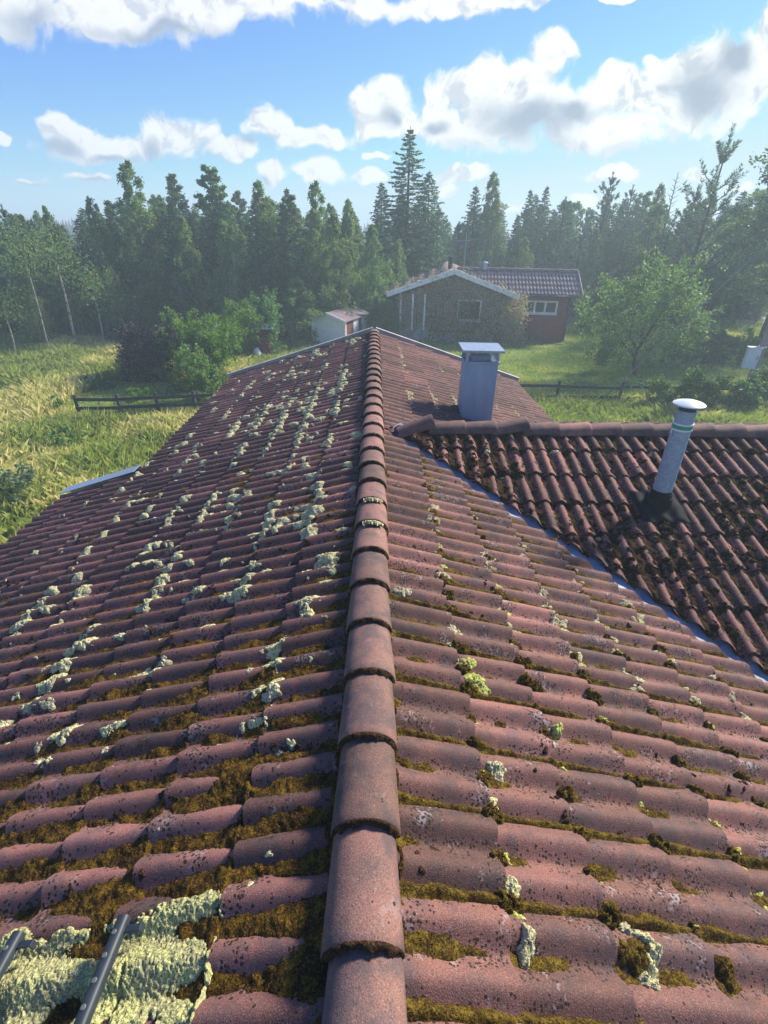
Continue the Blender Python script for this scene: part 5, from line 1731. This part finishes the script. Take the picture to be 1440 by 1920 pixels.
# ridge tiles of the wing, bargeboards
mb = MB()
mb.tube([(x_, 1.5, 3.53 + (0.012 if i_ % 2 else 0)) for i_, x_ in enumerate(np.linspace(-6.3, 0.47, 40))], [0.085 if i_ % 2 else 0.10 for i_ in range(40)], 10)
hb(mb, 'ridge', M['tile_far'], smooth=True)
for sgn in (-1, 1):
    mb = MB(); xa, za = -6.6, 3.60; xb, zb_ = (-10.12, 2.42) if sgn < 0 else (-3.10, 2.44)
    d = Vector((xb - xa, 0, zb_ - za)); L_ = d.length; d.normalize()
    R = Matrix((d, Vector((0, 1, 0)), d.cross(Vector((0, 1, 0))))).transposed()
    c_ = Vector(((xa + xb) / 2, -1.48, (za + zb_) / 2 - 0.06))
    mb.box(c_, (L_, 0.035, 0.22), R)
    mb.box(c_ + Vector((0, 0.01, 0.125)), (L_, 0.09, 0.03), R)
    hb(mb, 'bargeboard', M['white_wood'])
mb = MB()
for (ya, yb) in ((1.5, -0.36), (1.5, 3.4)):
    d = Vector((0, yb - ya, -1.08)); L_ = d.length; d.normalize(); R = Matrix((Vector((1, 0, 0)), d, Vector((1, 0, 0)).cross(d))).transposed()
    mb.box(Vector((0.47, (ya + yb) / 2, 2.96)), (0.03, L_, 0.2), R)
hb(mb, 'bargeboard', simple('yellow_white', (0.55, 0.50, 0.36), (0.45, 0.40, 0.3), 4, 0.6))
mb = MB(); mb.box((-1.35, -0.40, 2.36), (3.6, 0.10, 0.09)); hb(mb, 'gutter', M['black_metal'])
for x_ in (-9.35, -8.7, -8.05):
    mb = MB(); mb.box((x_, -1.25, 1.50), (0.09, 0.09, 1.85)); hb(mb, 'porch_post', M['white_wood'])
mb = MB(); mb.tube([(-4.75, 1.5, 3.5), (-4.75, 1.5, 3.86)], 0.13, 14); ve = hb(mb, 'vent', M['galv'], smooth=True)
mb = MB(); mb.tube([(-4.75, 1.5, 3.80), (-4.75, 1.5, 3.86), (-4.75, 1.5, 3.93)], [0.17, 0.17, 0.05], 14); q = mb.build('vent_cap', M['galv'], smooth=True); q.parent = ve
mb = MB(); mb.tube([(-6.75, 0.6, 3.3), (-6.75, 0.6, 4.15)], 0.12, 12); hb(mb, 'chimney_pipe', M['rubber'], smooth=True)
mb = MB(); mb.tube([(-5.98, 0.8, 3.4), (-5.98, 0.8, 5.3)], 0.02, 6); mb.tube([(-6.5, 0.8, 4.9), (-5.5, 0.8, 5.0)], 0.012, 5)
for q_ in range(4): mb.tube([(-6.3 + q_ * .25, 0.6, 4.93 + q_ * .02), (-6.3 + q_ * .25, 1.0, 4.93 + q_ * .02)], 0.01, 4)
hb(mb, 'antenna', M['galv'])

# creeper on the gable
r = np.random.default_rng(8)
cr = tag(empty('climbing_plant', (float(O_[0]), float(O_[1]), 0), TH), 'withered brownish climbing plant covering the gable of the red house', 'climber')
C = []; 
for i in range(190):
    x = r.uniform(-9.6, -2.9); zt_ = 2.25 + 1.15 * (1 - abs(x + 6.4) / 3.4)
    z = r.uniform(0.05, 1.0) ** 0.9 * (zt_ + 0.05)
    if -6.5 < x < -4.75 and 0.95 < z < 2.35 and r.random() < 0.94: continue
    if x < -8.2 and z < 0.75 and r.random() < .75: continue
    if x < -8.0 and z > 1.2 and r.random() < .6: continue
    m = int(r.integers(30, 75)); rd = r.uniform(0.14, 0.32)
    c = np.array([x, -1.2 - r.random() * 0.22, z]) + r.normal(0, 1, (m, 3)) * np.array([rd, 0.13, rd])
    c[:, 1] = np.minimum(c[:, 1], -1.02)
    C.append(c)
for i in range(40):                                    # along the bargeboards and out to the right
    f = r.random(); x = -10.0 + 7.3 * f; z = 3.62 - abs(x + 6.55) * 0.335 + abs(r.normal(0, 0.1))
    C.append(np.array([x, -1.5, z]) + r.normal(0, 1, (9, 3)) * np.array([.10, .08, .10]))
for i in range(42):
    z = r.uniform(0.1, 2.6)
    C.append(np.array([-3.15 + r.uniform(-.3, .45) - 0.08 * abs(z - 1.4), -1.3 - r.random() * .2, z]) + r.normal(0, 1, (40, 3)) * np.array([.2, .2, .2]))
C = np.concatenate(C); C[:, 2] = np.maximum(C[:, 2], 0.03)
leaves('foliage', [leaf_quads(C, r.normal(0, 1, C.shape) + np.array([0, 0, -.7]), 0.085, 0.065, r)], M['creeper_leaf'], cr)
mb = MB()
for i in range(60):
    x = r.uniform(-9.2, -3.3); pts = [np.array([-5.8 + r.normal(0, 1.6), -1.10, 0.0])]
    tgt = np.array([x, -1.12, (2.2 + 1.1 * (1 - abs(x + 6.4) / 3.4)) * r.uniform(.5, 1)])
    for f in (0.25, 0.5, 0.75, 1.0):
        pts.append(pts[0] * (1 - f) + tgt * f + np.array([r.normal(0, .18), -0.08 * r.random(), r.normal(0, .12)]))
    mb.tube(pts, [0.02, 0.015, 0.012, 0.009, 0.004], 4, False)
mb.build('stem', M['bark'], cr)

# ------------------------------------------------------------------ white shed
s0 = on_z(588, 648); ths = math.radians(-22)
sh = tag(empty('white_shed', (float(s0[0]), float(s0[1]), 0), ths), 'small white shed with red door side and purple grey felt roof', 'shed')
def sb(mb, name, mat, parent=None, **k):
    o = mb.build(name, mat, **k); o.parent = parent or sh; return o
SW, SD_ = 1.86, 2.6
mb = MB(); mb.prism([(0.02, 0.02), (SW - 0.02, 0.02), (SW - 0.02, 1.32), (SW / 2, 1.62), (0.02, 1.32)], 0.02, SD_ - 0.02)
boards(mb, 0.0, SW, 0.0, 0.05, 1.60, 0.085, lambda z: (0.0, SW) if z < 1.33 else (SW / 2 * (z - 1.33) / 0.30, SW - SW / 2 * (z - 1.33) / 0.30))
sb(mb, 'wall', simple('pale_white', (0.80, 0.86, 0.88), (0.72, 0.78, 0.80), 5, 0.6))
for (ya, yb) in ((0.14, 0.95), (1.62, 2.05)):
    mb = MB(); n_ = max(2, int((yb - ya) / 0.13)); st_ = (yb - ya) / n_
    for i in range(n_): mb.box((SW + 0.005, ya + (i + .5) * st_, 0.69), (0.026, st_ - 0.01, 1.26))
    sb(mb, 'red_panel', M['red_wood'])
mb = MB(); mb.box((SW + 0.015, 1.28, 0.66), (0.04, 0.62, 1.22)); dr_ = sb(mb, 'door', M['white_wood'])
mb = MB(); mb.box((SW + 0.05, 1.50, 0.66), (0.03, 0.03, 0.12)); q = mb.build('handle', M['black_metal']); q.parent = dr_
for (x_, y_) in ((0.0, -0.01), (SW, -0.01), (SW, SD_)):
    mb = MB(); mb.box((x_, y_, 0.67), (0.10, 0.10, 1.34)); sb(mb, 'corner_board', M['white_wood'])
mb = MB(); 
for sgn in (-1, 1):
    xa = SW / 2; xb = SW / 2 + sgn * (SW / 2 + 0.16)
    d = Vector((xb - xa, 0, -0.36)); L_ = d.length; d.normalize(); R = Matrix((d, Vector((0, 1, 0)), d.cross(Vector((0, 1, 0))))).transposed()
    up = Vector((0, 0, 1)) if (R @ Vector((0, 0, 1))).z > 0 else Vector((0, 0, -1))
    c_ = Vector(((xa + xb) / 2, SD_ / 2, 1.70 - 0.18))
    mb.box(c_, (L_, SD_ + 0.44, 0.03), R)
    tr_ = MB()
    for y_ in (-0.235, SD_ + 0.235): tr_.box(c_ + Vector((0, y_ - SD_ / 2, -0.01)), (L_ + 0.01, 0.03, 0.10), R)
    sb(tr_, 'verge_board', M['grey_trim'] if sgn < 0 else M['white_wood'])
sb(mb, 'roof', M['felt'])

# ------------------------------------------------------------------ long low shed behind the shrubs
l0 = on_z(352, 690); 
ls = tag(empty('low_shed', (float(l0[0]), float(l0[1]) + 3.0, 0), math.radians(4)), 'long low red shed with a pale sheet roof, half hidden by the green shrubs', 'shed')
def lx(mb, name, mat, **k):
    o = mb.build(name, mat, **k); o.parent = ls; return o
Wl = 3.0
mb = MB(); mb.box((1.5, 1.2, 0.60), (Wl, 0.05, 1.2)); mb.box((0.12, 0.0, 0.60), (0.08, 2.4, 1.2))
mb.box((2.65, 0.2, 0.58), (0.9, 2.0, 1.16)); boards(mb, 2.2, 3.1, -0.82, 0.0, 1.16)
lx(mb, 'wall', M['red_wood'])
mb = MB(); mb.prism([(-0.05, 1.21), (Wl + 0.35, 1.30), (Wl + 0.35, 1.35), (-0.05, 1.26)], -1.15, 1.5)
lx(mb, 'roof', M['valley_metal'])
mb = MB(); mb.box((0.15, -0.95, 0.6), (0.1, 0.1, 1.2)); mb.box((1.5, -0.95, 0.6), (0.1, 0.1, 1.2)); lx(mb, 'post', M['dark_wood'])
mb = MB(); mb.tube([(2.55, -1.0, 0.0), (2.53, -1.0, 0.2), (2.50, -1.0, 0.36), (2.54, -1.0, 0.48)], [0.16, 0.19, 0.15, 0.05], 12)
sk_ = mb.build('garden_sack', M['white_plastic'], smooth=True)
sk_.location = ls.location; sk_.rotation_euler = ls.rotation_euler
tag(sk_, 'white sack leaning on the red wall of the low shed', 'sack')

# ------------------------------------------------------------------ poles, meter box and wires
pb_ = on_z(1394, 745); tp = on_y(1434, 598, pb_[1]); dpp = tp - pb_
mb = MB(); top_p = pb_ + np.array([0, 0, 1.0]) * 7.6
pol = tag(empty('utility_pole', (float(pb_[0]), float(pb_[1]), 0)), 'near wooden pole at the right edge carrying the meter box', 'pole')
mb.tube([(0, 0, -0.1), (0, 0, 3.8), (0, 0, 7.7)], [0.12, 0.11, 0.09], 14); mb.build('shaft', M['pole_wood'], pol, smooth=True)
for z_ in (1.09, 1.89):
    mb = MB(); mb.tube([(0.13 * math.cos(a), 0.13 * math.sin(a), z_) for a in np.linspace(0, 6.28, 17)], 0.012, 5, False)
    mb.build('band', M['white_plastic'], pol)
bxr = Matrix.Rotation(math.radians(-18), 3, 'Z')
mb = MB(); mb.box((-0.34, -0.10, 1.50), (0.42, 0.26, 0.74), bxr)
mbx = mb.build('meter_box', simple('box_blue', (0.58, 0.66, 0.72), (0.52, 0.60, 0.66), 4, 0.45), bevel=0.02)
mbx.location = pol.location; tag(mbx, 'pale blue meter box strapped to the near pole', 'box')
mb = MB(); mb.box((-0.34, -0.10, 1.882), (0.46, 0.30, 0.02), bxr); q = mb.build('lid', M['white_plastic']); q.parent = mbx
mb = MB(); mb.box(Vector((-0.34, -0.10, 1.50)) + bxr @ Vector((0.14, -0.137, 0.05)), (0.05, 0.012, 0.14), bxr); q = mb.build('latch', M['grey_trim']); q.parent = mbx
fb = on_z(1180, 577); ft_ = on_y(1206, 408, fb[1])
pf = tag(empty('utility_pole', (float(fb[0]), float(fb[1]), 0)), 'thin grey wooden pole far off in front of the pines', 'pole')
mb = MB(); mb.tube([(0, 0, 0), (0.05, 0, float(ft_[2]))], [0.13, 0.09], 10); mb.build('shaft', M['pole_wood'], pf, smooth=True)
mb = MB(); mb.box((0.05, 0, float(ft_[2]) - 0.25), (0.7, 0.08, 0.09)); mb.build('crossarm', M['pole_wood'], pf)
def cable(name, a, b, sag, rad, label, cat, n=24, mat='wire'):
    a = np.array(a, float); b = np.array(b, float)
    pts = []
    for f in np.linspace(0, 1, n):
        q = a * (1 - f) + b * f; q[2] -= sag * 4 * f * (1 - f); pts.append(q)
    mb = MB(); mb.tube(pts, rad, 6); o = mb.build(name, M[mat], smooth=True)
    tag(o, label, cat); return o
cable('power_line', np.array([fb[0] + 0.1, fb[1], ft_[2] - 0.2]), top_p + np.array([0.0, 0.0, -0.1]), 0.75, 0.022, 'overhead wire running from the far pole to the near pole', 'wire')
an = on_z(1110, 768)
cable('guy_wire', an, top_p + np.array([0, 0, -0.9]), 0.0, 0.012, 'straight stay wire anchored in the grass before the right fence', 'wire')
d_ = (top_p + np.array([0, 0, -0.9])) - an
mb = MB(); a = an + d_ * 0.02; b = an + d_ * 0.115
mb.tube([a, b], 0.018, 10); g = mb.build('guy_guard', M['dark_green'], smooth=True)
tag(g, 'grey green sleeve around the lower end of the stay wire', 'sleeve')
hc = on_z(1160, 735); hz = np.array([hc[0], a_[1] - 0.11, 0.56])
mb = MB()
for k in range(7):
    rr_ = 0.17 + 0.012 * k
    mb.tube([hz + np.array([math.cos(t_) * rr_, -0.02 - 0.012 * k + 0.02 * math.sin(3 * t_), math.sin(t_) * rr_ * 0.55 + 0.015 * math.sin(5 * t_ + k)]) for t_ in np.linspace(-0.5, 3.7, 18)], 0.012, 6)
tag(mb.build('rope_coil', M['green_tape'], smooth=True), 'green hose coil hung over the top rail of the right fence', 'hose')

# ------------------------------------------------------------------ haze volume added to stand in for lens veil
hz_ = bpy.data.materials.new('haze'); hz_.use_nodes = True
t = NT(hz_.node_tree); t.n.clear()
pv = t.new('ShaderNodeVolumePrincipled'); pv.inputs['Color'].default_value = (0.72, 0.93, 1.0, 1); pv.inputs['Density'].default_value = HAZE
pv.inputs['Anisotropy'].default_value = 0.2
ov = t.new('ShaderNodeOutputMaterial'); t.l.new(pv.outputs[0], ov.inputs['Volume'])
mb = MB(); mb.box((0, 95, 6.0), (500, 272, 17)); hzo = mb.build('haze', hz_); tag(hzo, 'thin blue haze added for the lens veil over garden and wood', 'haze', kind='stuff')
